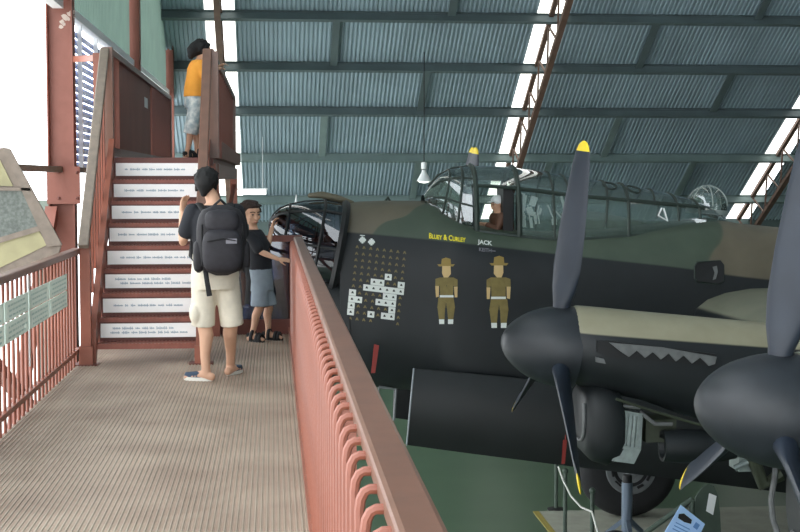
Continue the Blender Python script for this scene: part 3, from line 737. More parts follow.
# ---- markings: tally, crosses, lettering, painted figures
def tp(i, j): return 340 + (92 + 36 * i - 3.4 * j) / 5.325, 230 + (90 + 4.3 * i + 34.5 * j) / 5.325
white = {(5, 4), (3, 5), (4, 5), (7, 5), (0, 7), (5, 7), (6, 7), (0, 8), (1, 8), (4, 8), (5, 8), (6, 8), (0, 9), (6, 9), (0, 10), (3, 10), (5, 10), (6, 10)} | {(i, 6) for i in range(2, 8)}
bombs = []; wh = []; dk = []
for j in range(12):
    for i in range(8):
        u, v = tp(i, j)
        if (i, j) in white:
            wh.append([(u - 3.5, v - 3.3), (u + 3.4, v - 2.5), (u + 2.9, v + 3.7), (u - 3.9, v + 2.9)]); dk.append([(u - 1.5, v + .9), (u - .8, v - .9), (u + .3, v - 1.2), (u + 1.2, v + 1.2)])
        elif j < 11 or i in (0, 1, 2, 3, 7):
            bombs.append([(u - 1.7, v + 1.0), (u - .6, v - 1.3), (u + .5, v - 1.5), (u + 1.6, v + 1.3), (u + .9, v + 1.6), (u + .2, v + .4), (u - .9, v + 1.4)])
decal(bombs, 'bomb_tally', 'bombp'); decal(wh, 'white_tally', 'bombw'); decal(dk, 'tally_symbols', 'soot', .008)
for (cu, cv) in ((362.5, 240), (371.5, 242)):
    decal([[(cu - 1, cv - 3.4), (cu + 1, cv - 3.4), (cu + 1, cv - 2.3), (cu + 2.4, cv - 2.3), (cu + 2.4, cv - 1), (cu + 3.5, cv - 1), (cu + 3.5, cv + 1), (cu + 2.4, cv + 1), (cu + 2.4, cv + 2.3), (cu + 1, cv + 2.3), (cu + 1, cv + 3.4),
            (cu - 1, cv + 3.4), (cu - 1, cv + 2.3), (cu - 2.4, cv + 2.3), (cu - 2.4, cv + 1), (cu - 3.5, cv + 1), (cu - 3.5, cv - 1), (cu - 2.4, cv - 1), (cu - 2.4, cv - 2.3), (cu - 1, cv - 2.3)]], 'white_cross', 'bombw')
decal([[(360, 235), (365, 235.3), (365, 236), (360, 235.8)]], 'cross_bar', 'bombw')
def lettering(txt, u0, v0, u1, v1, hpx, name, mt, bold=.02, small=None):
    cu = bpy.data.curves.new(name, 'FONT'); cu.body = txt; cu.size = 1; cu.offset = bold; cu.resolution_u = 3
    if small:
        cu.small_caps_scale = small
        for ch, bf in zip(txt, cu.body_format): bf.use_small_caps = True
    o = bpy.data.objects.new(name, cu); C.objects.link(o); bpy.context.view_layer.update()
    me = o.evaluated_get(bpy.context.evaluated_depsgraph_get()).to_mesh()
    vs = [v.co.copy() for v in me.vertices]; fs = [tuple(p.vertices) for p in me.polygons]; o.to_mesh_clear()
    bpy.data.objects.remove(o); bpy.data.curves.remove(cu)
    x0, x1 = min(p.x for p in vs), max(p.x for p in vs); y0, y1 = min(p.y for p in vs), max(p.y for p in vs)
    m = MB(); m.add([onf(u0 + (p.x - x0) / (x1 - x0) * (u1 - u0), v0 + (p.x - x0) / (x1 - x0) * (v1 - v0) - (p.y - y0) / (y1 - y0) * hpx, .006) for p in vs], fs); m.build(name, mt, plane)
lettering('Bluey & Curley', 429, 238.6, 465.5, 242.5, 5.6, 'yellow_lettering', 'ltyellow', .03, .78)
lettering('JACK', 477.5, 245.2, 492, 247.0, 5.6, 'white_lettering', 'bombw', .03)
lettering('KEITH', 479, 251.2, 491.5, 252.6, 3.6, 'small_white_lettering', 'tag', .02)
decal([[(492, 250.6), (495.5, 250.9), (495.5, 251.5), (492, 251.3)]], 'lettering_dash', 'tag')
def soldier(cu, top, bot, sc, fl):      # plain painted figures: generic men in khaki with brimmed hats
    H_ = (bot - top)
    def T(pts): return [(cu + fl * x * sc + (y) * H_ * -.0, top + y * H_) for x, y in pts]
    g = lambda polys, nm_, mt, off: decal([T(p) for p in polys], nm_, mt, off)
    g([[(-5, .33), (6, .33), (5.6, .58), (-4.8, .58)], [(-6, .61), (6, .61), (7.2, .76), (.6, .76), (0, .68), (-.6, .76), (-7, .76)], [(-6.8, .76), (-.8, .76), (-1.2, .92), (-5.6, .92)], [(.8, .76), (7, .76), (5.8, .92), (1.6, .92)], [(-8.4, .35), (-5, .33), (-5, .45), (-8.6, .45)], [(6, .33), (9.2, .36), (9.2, .46), (6, .45)]], 'painted_uniform', 'khaki', .006)
    g([[(-3, .17), (3.6, .17), (3.9, .28), (1.6, .33), (-1.8, .33), (-3.2, .27)], [(-8.6, .45), (-5.6, .45), (-5.8, .60), (-8, .61)], [(6.4, .46), (9.2, .46), (9, .61), (7, .61)]], 'painted_skin', 'flesh', .006)
    g([[(-3.4, .07), (0, .05), (3.6, .07), (4, .145), (-3.8, .145)], [(-7, .145), (7, .145), (5.6, .175), (-5.6, .175)]], 'painted_hat', 'hatp', .007)
    g([[(-5, .58), (5.8, .58), (6, .61), (-5, .61)], [(-5.6, .92), (-1.4, .92), (-1.4, .985), (-5.4, .985)], [(1.6, .92), (5.8, .92), (5.6, .985), (1.6, .985)]], 'painted_belt', 'bombw', .007)
soldier(446, 254, 325, 1.25, 1); soldier(499, 252, 329, 1.35, -1)
# ---- bomb bay doors (hanging open) and small bay frame
DZ = 16.35
m = MB(); A_ = [(414, 368.5), (500, 376.5), (640, 391), (800, 410), (1010, 436)]; B_ = [(407, 445), (470, 453.5), (576, 467), (700, 482), (1000, 520)]
top = [at(u, v, Y=DZ - .12 + .1) for u, v in A_]; mid = [at((a[0] + b[0]) / 2, (a[1] + b[1]) / 2, Y=DZ - .14) for a, b in zip(A_, B_)]; bot = [at(u, v, Y=DZ - .02) for u, v in B_]
rows = [bot, mid, top]; vs = []; n = len(top)
prof_ = []
for k in range(n):
    P0, P1, P2 = rows[0][k], rows[1][k], rows[2][k]
    prof_.append([P0 * (1 - t) ** 2 + (P1 * 2 - (P0 + P2) * .5) * 2 * t * (1 - t) + P2 * t * t for t in [j / 8 for j in range(9)]])
R_ = [r + [p + V((0, .05, 0)) for p in r[::-1]] for r in prof_]
m.rings(R_); m.build('bomb_door', 'door', plane, smooth=True, ang=50)
m = MB(); m.tube([p + V((-.004, -.005, 0)) for p in prof_[0]], .011, 6); m.build('door_edge', 'edge', plane)
m = MB(); m.rings([[V((p.x, 2 * YF - p.y, p.z)) for p in r] for r in R_]); m.build('bomb_door', 'door', plane, smooth=True, ang=50)
m = MB(); a, b, c, d = at(379, 387, Y=16.9), at(396, 389, Y=16.9), at(394, 420, Y=16.9), at(376, 420, Y=16.9); m.tube([a, b, c], .018, 6); m.tube([a, d, c], .012, 6); m.build('bay_frame', 'hub', plane)
m = MB(); m.box((at(410, 400, Y=YF).x, YF - .6, at(410, 395, Y=YF).z - .0), (at(640, 400, Y=YF).x + 4, YF + .6, at(410, 395, Y=YF).z + .02)); 
# ---- wings
wr = 5.05; 
def foil(c, th, n=16):
    xs = [.5 * (1 - math.cos(math.pi * k / n)) for k in range(n + 1)]
    yt = lambda x: 5 * th * (.2969 * math.sqrt(x) - .126 * x - .3516 * x * x + .2843 * x ** 3 - .1015 * x ** 4)
    return [(x * c, yt(x) * c * 1.1) for x in xs] + [(x * c, -yt(x) * c * .9) for x in xs[::-1][1:-1]]
zw = -.16
def wing(sg):
    m = MB(); R = []
    for d, xle, ch, th, z in ((.5, 5.02, 4.9, .18, zw), (3.6, 5.1, 4.6, .18, zw + .0), (7.5, 5.45, 3.8, .17, zw + .12), (12.5, 6.2, 2.7, .14, zw + .6), (15.0, 6.7, 1.9, .12, zw + .85), (15.5, 7.2, .9, .1, zw + .9)):
        R.append([V((xle + x, YF + sg * d, z + y - x * .09)) for x, y in foil(ch, th)])
    m.rings(R); return m.build('wing', 'wingm', plane, smooth=True, ang=50)
wing(-1); wing(1)
# ---- engines: nacelle and propeller, built once and copied to four places
EY = 13.35; TA = math.tan(math.radians(5.5)); AX = V((math.cos(math.radians(6.8)), 0, -math.sin(math.radians(6.8))))
tip = at(501, 340, Y=EY); UPV = V((AX.z * -1, 0, AX.x)); 
def engine():
    objs = []
    m = MB(); sp_ = []
    for u, vt, vb, hw, n_ in ((571, 307, 386, .39, 2.0), (577, 305.5, 389, .41, 2.0), (585, 306, 391, .43, 2.1), (600, 307.5, 395, .44, 2.3), (640, 311.5, 404, .45, 2.5), (690, 316, 422, .45, 2.5), (765, 323, 436, .45, 2.5)):
        p = at(u, vt, Y=EY); sp_.append(se(p.x, EY, p.z, at(u, vb, Y=EY - .3).z, hw, n_))
    x0 = sp_[-1][0].x
    for dx, zt, zb, hw in ((.6, .02, -1.0, .45), (2.2, -.1, -1.0, .45), (3.6, -.3, -.75, .35), (4.6, -.45, -.55, .1)): sp_.append(se(x0 + dx, EY, zt, zb, hw, 2.5))
    m.rings(sp_); nb = m.build('engine_nacelle', 'nac', plane, smooth=True, ang=60); objs.append(nb)
    # exhaust recess and saw-tooth stubs
    ysd = EY - .455
    pt = lambda u, v, Y=ysd: at(u, v, Y=Y)
    m = MB(); m.prism([pt(597, 341), pt(612, 341), pt(716, 354), pt(716, 366), pt(610, 357), pt(597, 352)], (0, .04, 0)); m.build('exhaust_slot', 'soot', nb)
    teeth = [(609.6, 342.7), (663, 347.5), (717, 357), (715, 364)]
    lo = [(709, 366), (700.5, 357.5), (692, 363.5), (684, 355.5), (676, 361.5), (669, 353.5), (661, 359.5), (653, 352), (645, 358), (637, 350.5), (629, 357), (620, 351)]
    m = MB(); m.prism([pt(u, v, ysd - .025) for u, v in teeth + lo], (0, .03, 0)); m.build('exhaust_shroud', 'exh', nb)
    m = MB(); m.prism([pt(596, 357), pt(604, 359), pt(606, 364), pt(596, 362)], (0, .03, 0)); m.build('cowl_scoop', 'exh', nb)
    m = MB(); m.tube([pt(u, v, EY - .44) for u, v in ((616, 399), (650, 410), (690, 422), (715, 429))], .014, 6); m.build('cowl_edge', 'olive', nb)
    # chin radiator housing, open core, inner clutter
    m = MB(); q = []
    for u, vt, vb, hw in ((578.5, 388, 438, .3), (581, 385, 450, .34), (590, 380, 459, .37), (603, 380, 463, .37), (613, 384, 459, .36), (617, 392, 452, .34)):
        p = at(u, vt, Y=EY); q.append(se(p.x, EY, p.z, at(u, vb, Y=EY).z, hw, 3))
    m.rings(q); m.build('chin_radiator', 'black', nb, smooth=True, ang=60)
    m = MB(); m.tube([p + V((-.01, 0, 0)) for p in q[0][24:46]], .016, 6); m.build('intake_lip_highlight', 'exh', nb, smooth=True)  # lip kept on one side; the edge highlight is put into its grey
    m = MB(); rp = [(620, 411), (643, 415), (641, 450), (634, 464), (612, 461), (617, 446)]
    m.prism([pt(u, v, EY - .3) for u, v in rp], (0, .5, 0))
    for k in range(5):
        f = (k + .5) / 5; m.bar(pt(620 + 21 * f, 412 + 3 * f, EY - .31), pt(617 + 21 * f, 446 + 1 * f, EY - .31), .03, .03, up=(1, 0, 0))
    m.bar(pt(617, 446, EY - .31), pt(639, 449, EY - .31), .03, .03); m.bar(pt(619, 411, EY - .31), pt(642, 415, EY - .31), .03, .03); m.build('oil_cooler', 'alu', nb)
    m = MB(); a = pt(646, 420, EY - .2); m.box(a, a + V((.3, .4, -.22))); m.build('engine_mount', 'olive', nb)
    m = MB(); m.tube([pt(640, 412, EY - .3), pt(655, 424, EY - .32), pt(672, 424, EY - .3)], .02, 8); m.tube([pt(622, 406, EY - .3), pt(640, 408, EY - .3)], .016, 8); m.build('pipe', 'exh', nb, smooth=True)
    m = MB(); o = pt(662, 446, EY - .3); L_ = .72
    m.lathe([(0.05, .11), (0, .12), (.0, .15), (.05, .155), (.2, .165), (.5, .16), (L_, .12)], o, (1, 0, -.02), 24); m.build('air_duct', 'black', nb, smooth=True, ang=50)
    # propeller: spinner with three yellow-tipped blades
    m = MB(); R0, L0 = .405, .72; pr = []
    for k in range(1, 15): tt = (k / 14) ** 1.6; pr.append((L0 * tt, R0 * (1 - (1 - tt) ** 2.1) ** .56))
    m.lathe(pr, tip, AX, 40); sp = m.build('propeller', 'spin', plane, smooth=True, ang=60)
    hub = tip + AX * (L0 - .17) + V((0, 0, .02))
    return nb, sp, hub
nb, sp, hub = engine()
def blade(parent, hub, ang):
    m = MB(); Rr = 1.985; rings_ = []; st_ = [(.30, .08, .08, 70), (.40, .09, .08, 60), (.55, .14, .055, 44), (.75, .175, .042, 37), (1.1, .18, .032, 32), (1.45, .165, .024, 28), (1.75, .14, .018, 25), (1.86, .13, .015, 20), (1.885, .122, .014, 20), (1.94, .09, .011, 20), (1.97, .055, .008, 20), (1.985, .015, .004, 20)]
    rot = Matrix.Rotation(ang, 3, AX)
    e1 = UPV; side = AX.cross(UPV)
    for r, hc, ht, pa in st_:
        p_ = math.radians(pa); cd_ = side * math.cos(p_) + AX * math.sin(p_); td = AX * math.cos(p_) - side * math.sin(p_)
        rings_.append([hub + rot @ (e1 * r + cd_ * hc * math.cos(2 * math.pi * k / 14) + td * ht * math.sin(2 * math.pi * k / 14)) for k in range(14)])
    m.rings(rings_[:9], 0); m.rings(rings_[8:], 1)
    return m.build('blade', ['slate', 'ptip'], parent, smooth=True, ang=50)
BROT = math.radians(3)
for k in range(3): blade(sp, hub, 2 * math.pi * k / 3 + BROT)
def place(src, delta):
    c = src.copy(); C.objects.link(c); c.parent = plane; c.location = src.location + V(delta)
    for ch in src.children: d = ch.copy(); C.objects.link(d); d.parent = c
    return c
dout = at(695, 401, Y=9.3) - tip
place(nb, dout); place(sp, dout)
din = V((.1, 2 * (YF - EY), .11)); place(nb, din); place(sp, din)
dso = V((dout.x - .05, 2 * (YF - EY) + (EY - 9.3), dout.z + .16)); place(nb, dso); s4 = place(sp, dso)
# ---- undercarriage
def gear(cx, cy):
    cz = GZ + .78; t = MB(); prof = []
    for k in range(17):
        a = math.pi * k / 16; prof.append((-.24 * math.cos(a), .5 + .28 * math.sin(a) ** .7))
    t.lathe(prof, (cx, cy, cz), (0, 1, 0), 44); w = t.build('main_wheel', 'tyre', plane, smooth=True, ang=60)
    m = MB(); m.lathe([(-.27, .06), (-.27, .12), (-.25, .14), (-.235, .26), (-.25, .3), (-.25, .38), (-.22, .42), (.22, .42)], (cx, cy, cz), (0, 1, 0), 36); m.build('wheel_hub', 'hub', w, smooth=True, ang=30)
    m = MB()
    for k in range(10):
        a = 2 * math.pi * k / 10; m.bar((cx + .3 * math.cos(a), cy - .262, cz + .3 * math.sin(a)), (cx + .3 * math.cos(a + .35), cy - .262, cz + .3 * math.sin(a + .35)), .03, .06, up=(0, 1, 0))
    m.build('hub_slots', 'soot', w)
    for s in (-.42, .42):
        m = MB(); m.tube([(cx - .05, cy + s, cz), (cx + .35, cy + s, zw - .1)], [.06, .09], 12); m.build('gear_leg', 'black', plane, smooth=True)
    m = MB(); m.bar((cx - .05, cy - .5, cz), (cx - .05, cy + .5, cz), .1, .1); m.build('axle', 'hub', plane)
wc = at(627, 478, Y=20.9); gear(wc.x, 20.9); gear(wc.x, EY)
gw = MB(); gw.lathe([(-.12, .2), (-.1, .3), (.1, .3), (.12, .2)], (19.5, YF, GZ + .3), (0, 1, 0), 24); gw.build('tail_wheel', 'tyre', plane, smooth=True)
gw = MB(); gw.bar((19.5, YF - .16, GZ + .3), (19.4, YF - .16, zb + .8), .05, .05); gw.bar((19.5, YF + .16, GZ + .3), (19.4, YF + .16, zb + .8), .05, .05); gw.build('tail_strut', 'hub', plane)

# tail: twin fins on a tailplane
zt_ = at(345, 300, Y=YF).z
TZ = S[-1][1] + .1; TX = S[-1][0] - 2.2
m = MB(); R = []
for d, xl, ch, th in ((-5, .5, 1.3, .1), (-3, .25, 1.8, .11), (0, 0, 2.2, .12), (3, .25, 1.8, .11), (5, .5, 1.3, .1)): R.append([V((TX + xl + x, YF + d, TZ - .1 + y)) for x, y in foil(ch, th)])
m.rings(R); m.build('tailplane', 'wingm', plane, smooth=True, ang=50)
for s_ in (-1, 1):
    m = MB(); R = []
    for h, xl, ch in ((-1.1, .6, .7), (-.8, .25, 1.5), (0, 0, 2.1), (1.1, .1, 2.0), (1.7, .35, 1.5), (1.95, .8, .6)): R.append([V((TX + xl + x, YF + s_ * 4.9 + y, TZ + h)) for x, y in foil(ch, .1)])
    m.rings(R); m.build('tail_fin', 'black', plane, smooth=True, ang=50)
# ================================================================== PEOPLE
def remesh(o, vox, sm=4, fac=.5):
    r = o.modifiers.new('remesh', 'REMESH'); r.mode = 'VOXEL'; r.voxel_size = vox; r.use_smooth_shade = True
    s = o.modifiers.new('smooth', 'SMOOTH'); s.factor = fac; s.iterations = sm
    return o
class Fig:
    def __init__(s, o, th): s.o = V(o); s.r = V((math.cos(th), -math.sin(th), 0)); s.f = V((math.sin(th), math.cos(th), 0))
    def __call__(s, a, b, z): return s.o + s.r * a + s.f * b + V((0, 0, z))
    def R(s, yaw=0, pitch=0, roll=0):      # head frame: columns right, forward, up
        B = Matrix((s.r, s.f, V((0, 0, 1)))).transposed()
        return B @ Matrix.Rotation(-yaw, 3, 'Z') @ Matrix.Rotation(pitch, 3, 'X') @ Matrix.Rotation(roll, 3, 'Y')
def head(mb, c, R, h):
    """head mesh pieces: skull, jaw, nose, ears. h = head height"""
    w = h * .335; k = lambda a, b, z: c + R @ V((a * h, b * h, z * h))
    mb.ball(k(0, -.03, .13), (w, h * .41, h * .37), 24, R=R, m=16)
    mb.ball(k(0, .1, -.14), (w * .82, h * .27, h * .3), 20, R=R, m=14)
    mb.ball(k(0, .16, -.36), (w * .45, h * .14, h * .11), 14, R=R)
    mb.tube([k(0, .345, .06), k(0, .40, -.06), k(0, .43, -.13)], [h * .035, h * .045, h * .055], 10, cap='round')
    mb.ball(k(0, .335, -.265), (h * .1, h * .06, h * .05), 12, R=R)
    for s in (-1, 1):
        mb.ball(k(s * .335, -.02, -.03), (h * .035, h * .07, h * .115), 10, R=R); mb.ball(k(s * .17, .27, -.08), (h * .1, h * .1, h * .09), 10, R=R)
    return k
def face(k, R, h, par):
    for s in (-1, 1):
        m = MB(); m.ball(k(s * .145, .345, .03), (h * .055, h * .03, h * .028), 10, R=R); m.build('eye', 'eye', par, smooth=True)
        m = MB(); m.tube([k(s * .06, .375, .125), k(s * .15, .365, .15), k(s * .24, .31, .125)], h * .016, 6, cap='round'); m.build('eyebrow', 'hair', par, smooth=True)
    m = MB(); m.tube([k(-.085, .375, -.26), k(0, .405, -.265), k(.085, .375, -.26)], [h * .012, h * .024, h * .012], 8, cap='round'); m.build('mouth', 'lip', par, smooth=True)
def hand(mb, w, d, palmn, sz, curl=.5, left=1):
    """w wrist, d direction of the fingers, palmn palm normal, sz hand length"""
    d = V(d).normalized(); pn = V(palmn); pn = (pn - d * d.dot(pn)).normalized(); s = d.cross(pn) * left
    pw = sz * .21
    mb.tube([w, w + d * sz * .2, w + d * sz * .48], [pw * .62, pw * .95, pw], 12, ry=[pw * .5, pw * .45, pw * .38], side=s, cap='round')
    for i, L_ in enumerate((.43, .5, .46, .36)):
        b = w + d * sz * .47 + s * pw * (1.5 - i) * .52; p = [b]; q = d.copy(); seg = (.45, .32, .25)
        for j in range(3):
            a = curl * (.5 + .35 * j); q = (q * math.cos(a) + pn * math.sin(a)).normalized(); p.append(p[-1] + q * sz * L_ * seg[j])
        mb.tube(p, [sz * .05, sz * .046, sz * .042, sz * .034], 8, cap='round')
    b = w + d * sz * .14 + s * pw * .7; t1 = (d * .6 + s * .75 + pn * .25).normalized(); t2 = (d * .9 + s * .2 + pn * .4).normalized()
    mb.tube([b, b + t1 * sz * .2, b + t1 * sz * .2 + t2 * sz * .17, b + t1 * sz * .2 + t2 * sz * .3], [sz * .075, sz * .062, sz * .052, sz * .04], 8, cap='round')
def limb(mb, pts, r, n=14): mb.tube(pts, r, n, cap='round')
def interp(p, q, t): return V(p).lerp(V(q), t)
def person(g, label, cat, head_c, hR, hh, sh, el, wr, hands, hips, kn, an, feet, neck, rad, torso, group=None, skin='skin'):
    """one continuous skin: returns root object (body). torso: list of (centre, halfwidth, halfdepth, side)"""
    m = MB(); k = head(m, head_c, hR, hh)
    m.tube([neck, interp(neck, head_c, .5), head_c + hR @ V((0, -.06 * hh, -.1 * hh))], [rad['neck'] * 1.15, rad['neck'], rad['neck']], 14, cap='round')
    R_ = []
    for c, hw, hd, sd, fw in torso:
        R_.append([c + sd * hw * math.cos(2 * math.pi * j / 24) + fw * hd * math.sin(2 * math.pi * j / 24) for j in range(24)])
    m.rings(R_)
    for s in range(2):
        a, b, c = sh[s], el[s], wr[s]; ru, re, rw = rad['arm']
        limb(m, [a, interp(a, b, .35), interp(a, b, .8), b, interp(b, c, .28), interp(b, c, .7), c], [ru * 1.08, ru, re * 1.02, re, re * 1.05, rw * 1.15, rw])
        hand(m, wr[s], *hands[s])
        a, b, c = hips[s], kn[s], an[s]; rt, rk, rc, ra = rad['leg']; fw = feet[s]
        back = -V((fw.x, fw.y, 0)).normalized()
        limb(m, [a, interp(a, b, .4), interp(a, b, .85), b, interp(b, c, .3) + back * rc * .35, interp(b, c, .7), c], [rt, rt * .86, rk * 1.05, rk, rc, ra * 1.15, ra])
        fl_ = rad['foot']; gz = c.z - rad['ank']
        m.tube([V((c.x, c.y, gz + .035)) - fw * fl_ * .2, V((c.x, c.y, gz + .045)) + fw * fl_ * .12, V((c.x, c.y, gz + .035)) + fw * fl_ * .45, V((c.x, c.y, gz + .025)) + fw * fl_ * .72], [fl_ * .13, fl_ * .16, fl_ * .17, fl_ * .13], 12, ry=[.032, .04, .03, .02], side=V((-fw.y, fw.x, 0)), cap='round')
        m.tube([c, V((c.x, c.y, gz + .05))], ra * 1.05, 12, cap='round')
    o = m.build('person', skin, None, smooth=True, loc=V((hips[0].x / 2 + hips[1].x / 2, hips[0].y / 2 + hips[1].y / 2, an[0].z - rad['ank'])))
    remesh(o, rad.get('vox', .0075), 3); tag(o, label, cat, group)
    face(k, hR, hh, o)
    return o, k
def cloth_torso(torso, grow=1.0, add=.012):
    return [[c + sd * (hw * grow + add) * math.cos(2 * math.pi * j / 28) + fw * (hd * grow + add) * math.sin(2 * math.pi * j / 28) for j in range(28)] for c, hw, hd, sd, fw in torso]
def shoe(par, an, fw, gz, L_, mats, sandal=False):
    sd = V((-fw.y, fw.x, 0)); c = V((an.x, an.y, gz))
    def outline(z, g): return [c + fw * (L_ * (.27 + .5 * math.cos(2 * math.pi * j / 28)) * 1 + (g if math.cos(2 * math.pi * j / 28) > 0 else -g)) + sd * ((L_ * .155 + L_ * .03 * math.cos(2 * math.pi * j / 28)) * math.sin(2 * math.pi * j / 28)) * (1 + g * 8) + V((0, 0, z)) for j in range(28)]
    m = MB(); m.rings([outline(.002, 0), outline(.022, .003), outline(.03, .0)]); m.build('shoe_sole', mats[1], par, smooth=True, ang=40)
    m = MB()
    if not sandal:
        q = []
        for z, g, cut in ((.026, 0, 0), (.045, -.004, 0), (.062, -.012, 0)):
            q.append(outline(z, g))
        q.append([p + (c + V((0, 0, .075)) - fw * L_ * .02 - p) * .45 for p in outline(.07, -.02)])
        m.rings(q); m.build('shoe', mats[0], par, smooth=True)
    else:
        for a, w in ((.08, .03), (.42, .034), (.58, .026)):
            p = c + fw * L_ * a; r = L_ * .19; m.tube([p + sd * r * math.cos(t) + V((0, 0, .02 + (.085 if a < .2 else .055) * math.sin(t))) for t in [math.pi * j / 10 for j in range(11)]], w * .6, 6)
        m.tube([c - fw * L_ * .17 + sd * L_ * .12 * s_ + V((0, 0, .06)) for s_ in (-1, 0, 1)], .015, 6)
        m.tube([c - fw * L_ * .2 + V((0, 0, .03)), c - fw * L_ * .2 + V((0, 0, .08))], .022, 6)
        m.build('sandal', mats[0], par, smooth=True)
def loc(px, Y): return at(px[0], px[1], Y=Y)
Z = V((0, 0, 1))
def tufts(m, kk, H, n, zmin, L_):
    for _ in range(n):
        a = random.uniform(0, 6.283); e = random.uniform(zmin, 1.4); d = V((math.cos(a) * math.cos(e), math.sin(a) * math.cos(e), math.sin(e)))
        if d.y > .55 and d.z < .6: continue
        p = V((d.x * .37, d.y * .41 - .08, d.z * .36 + .18)); q = p + d * L_ * random.uniform(.5, 1) + V((random.uniform(-.05, .05), random.uniform(-.08, .02), -.06))
        m.tube([kk(*p), kk(*((p + q) / 2 + V((0, 0, .02)))), kk(*q)], [H * .07, H * .05, H * .02], 6, cap='round')
# ---------- adult with the backpack, seen from behind (Y = 10.7)
Y0 = 10.68
g = Fig((-.44, Y0, 0), math.radians(-6))
side, fwd = g.r, g.f
hc = g(-.055, .03, 1.5); hR = g.R(yaw=math.radians(12), pitch=math.radians(-6))
torso = [(g(0, 0, .74), .1, .08, side, fwd), (g(0, -.01, .80), .158, .115, side, fwd), (g(0, -.01, .88), .15, .112, side, fwd), (g(0, 0, .98), .14, .1, side, fwd), (g(0, .0, 1.1), .15, .105, side, fwd), (g(0, .0, 1.22), .165, .105, side, fwd), (g(0, .0, 1.29), .15, .085, side, fwd), (g(0, 0, 1.335), .085, .06, side, fwd), (g(0, 0, 1.36), .05, .05, side, fwd)]
sh = [g(-.165, 0, 1.285), g(.165, 0, 1.285)]; el = [g(-.235, .03, 1.055), g(.22, .06, 1.03)]; wr = [g(-.235, .16, 1.27), g(.1, .25, 1.12)]
hips = [g(-.085, 0, .79), g(.085, 0, .79)]; kn = [g(-.09, .035, .46), g(.125, .05, .46)]
an = [at(206, 371, Y=Y0 - .03), at(230.5, 365, Y=Y0 + .28)]; an[0].z = .085; an[1].z = .085
feet = [V((-.93, .35, 0)).normalized(), V((.45, .89, 0)).normalized()]
hands = [(V((.1, .25, 1)), V((.6, -.6, 0)), .165, .55, 1), (V((-.6, .6, .3)), V((0, -.3, -1)), .165, .6, -1)]
rad = dict(neck=.05, arm=(.047, .036, .025), leg=(.088, .055, .056, .034), foot=.225, ank=.085)
woman, k = person(g, 'person with black backpack seen from behind, dark tee, pale knee shorts, at the stair foot', 'person', hc, hR, .215, sh, el, wr, hands, hips, kn, an, feet, g(0, 0, 1.34), rad, torso)
m = MB(); m.rings(cloth_torso(torso[2:-1], 1.03, .018)); 
for s in range(2): limb(m, [sh[s] + V((0, 0, .0)), interp(sh[s], el[s], .3), interp(sh[s], el[s], .62)], [.066, .066, .068])
remesh(m.build('tee_shirt', 'tee', woman, smooth=True), .011, 3)
m = MB(); m.rings([[p for p in r] for r in cloth_torso([(g(0, 0, .70), .14, .11, side, fwd)] + torso[1:4], 1.04, .02)])
for s in range(2): m.tube([hips[s] + V((0, 0, -.02)), interp(hips[s], kn[s], .5), interp(hips[s], kn[s], 1.13)], [.098, .092, .09], 20)
m.ball(interp(hips[0], kn[0], .82) + side * -.06 + fwd * -.03, (.05, .07, .09), 14)
m.ball(interp(hips[1], kn[1], .8) + side * .05, (.045, .06, .085), 14)
remesh(m.build('shorts', 'khs', woman, smooth=True), .01, 2)
m = MB(); H = .215; kk = lambda a, b, z: hc + hR @ V((a * H, b * H, z * H))
m.ball(kk(0, -.07, .17), (H * .41, H * .45, H * .39), 22, R=hR, m=14)
m.tube([kk(0, -.25, .1), kk(-.03, -.31, -.15), kk(-.06, -.3, -.4)], [H * .37, H * .31, H * .12], 16, cap='round')
m.tube([kk(-.3, -.1, .05), kk(-.34, -.12, -.25)], [H * .1, H * .07], 10, cap='round'); m.tube([kk(.3, -.1, .05), kk(.33, -.1, -.2)], [H * .1, H * .06], 10, cap='round')
tufts(m, kk, H, 60, -.5, .12); remesh(m.build('hair', 'hair', woman, smooth=True), .009, 2)
for s in range(2): shoe(woman, an[s], feet[s], 0, .235, ('navy', 'sole'))
# backpack: hangs on the person, so a thing of its own
pc = g(.035, -.22, 1.08)
bp = thing('backpack', g(.035, -.22, .84), 'bulky black backpack with grey tag and dangling straps worn by the adult', 'backpack')
def rbox(m, c, hw, hd, hz, n=3.2, lean=0):
    q = []
    for j in range(15):
        t = -1 + 2 * j / 14; f = (1 - abs(t) ** n) ** (1 / n) if abs(t) < 1 else 0; f = max(f, .25)
        q.append([c + side * (hw * f * math.copysign(abs(math.cos(a)) ** .6, math.cos(a))) + fwd * (hd * f * math.copysign(abs(math.sin(a)) ** .7, math.sin(a)) + lean * t) + Z * hz * t for a in [2 * math.pi * i / 28 for i in range(28)]])
    m.rings(q)
m = MB(); rbox(m, pc, .185, .125, .262); m.build('main_compartment', 'bag', bp, smooth=True, ang=70)
m = MB(); rbox(m, pc + fwd * -.105 + Z * -.075, .15, .075, .17); m.build('front_pocket', 'bag2', bp, smooth=True, ang=70)
m = MB(); rbox(m, pc + fwd * -.075 + Z * .14, .13, .07, .09); m.build('top_pocket', 'bag2', bp, smooth=True, ang=70)
for s in (-1, 1): m = MB(); rbox(m, pc + side * s * .17 + Z * -.12, .04, .08, .12); m.build('side_pocket', 'bag', bp, smooth=True, ang=70)
m = MB(); a = pc + fwd * -.182 + Z * -.0 + side * .06; m.box(a - V((.04, .003, .018)), a + V((.04, .003, .018))); m.build('tag', 'tag', bp)
m = MB(); m.tube([pc + Z * .25 + fwd * .09 + side * -.05, pc + Z * .3 + fwd * .07, pc + Z * .25 + fwd * .09 + side * .05], .011, 8); m.build('carry_handle', 'strap', bp, smooth=True)
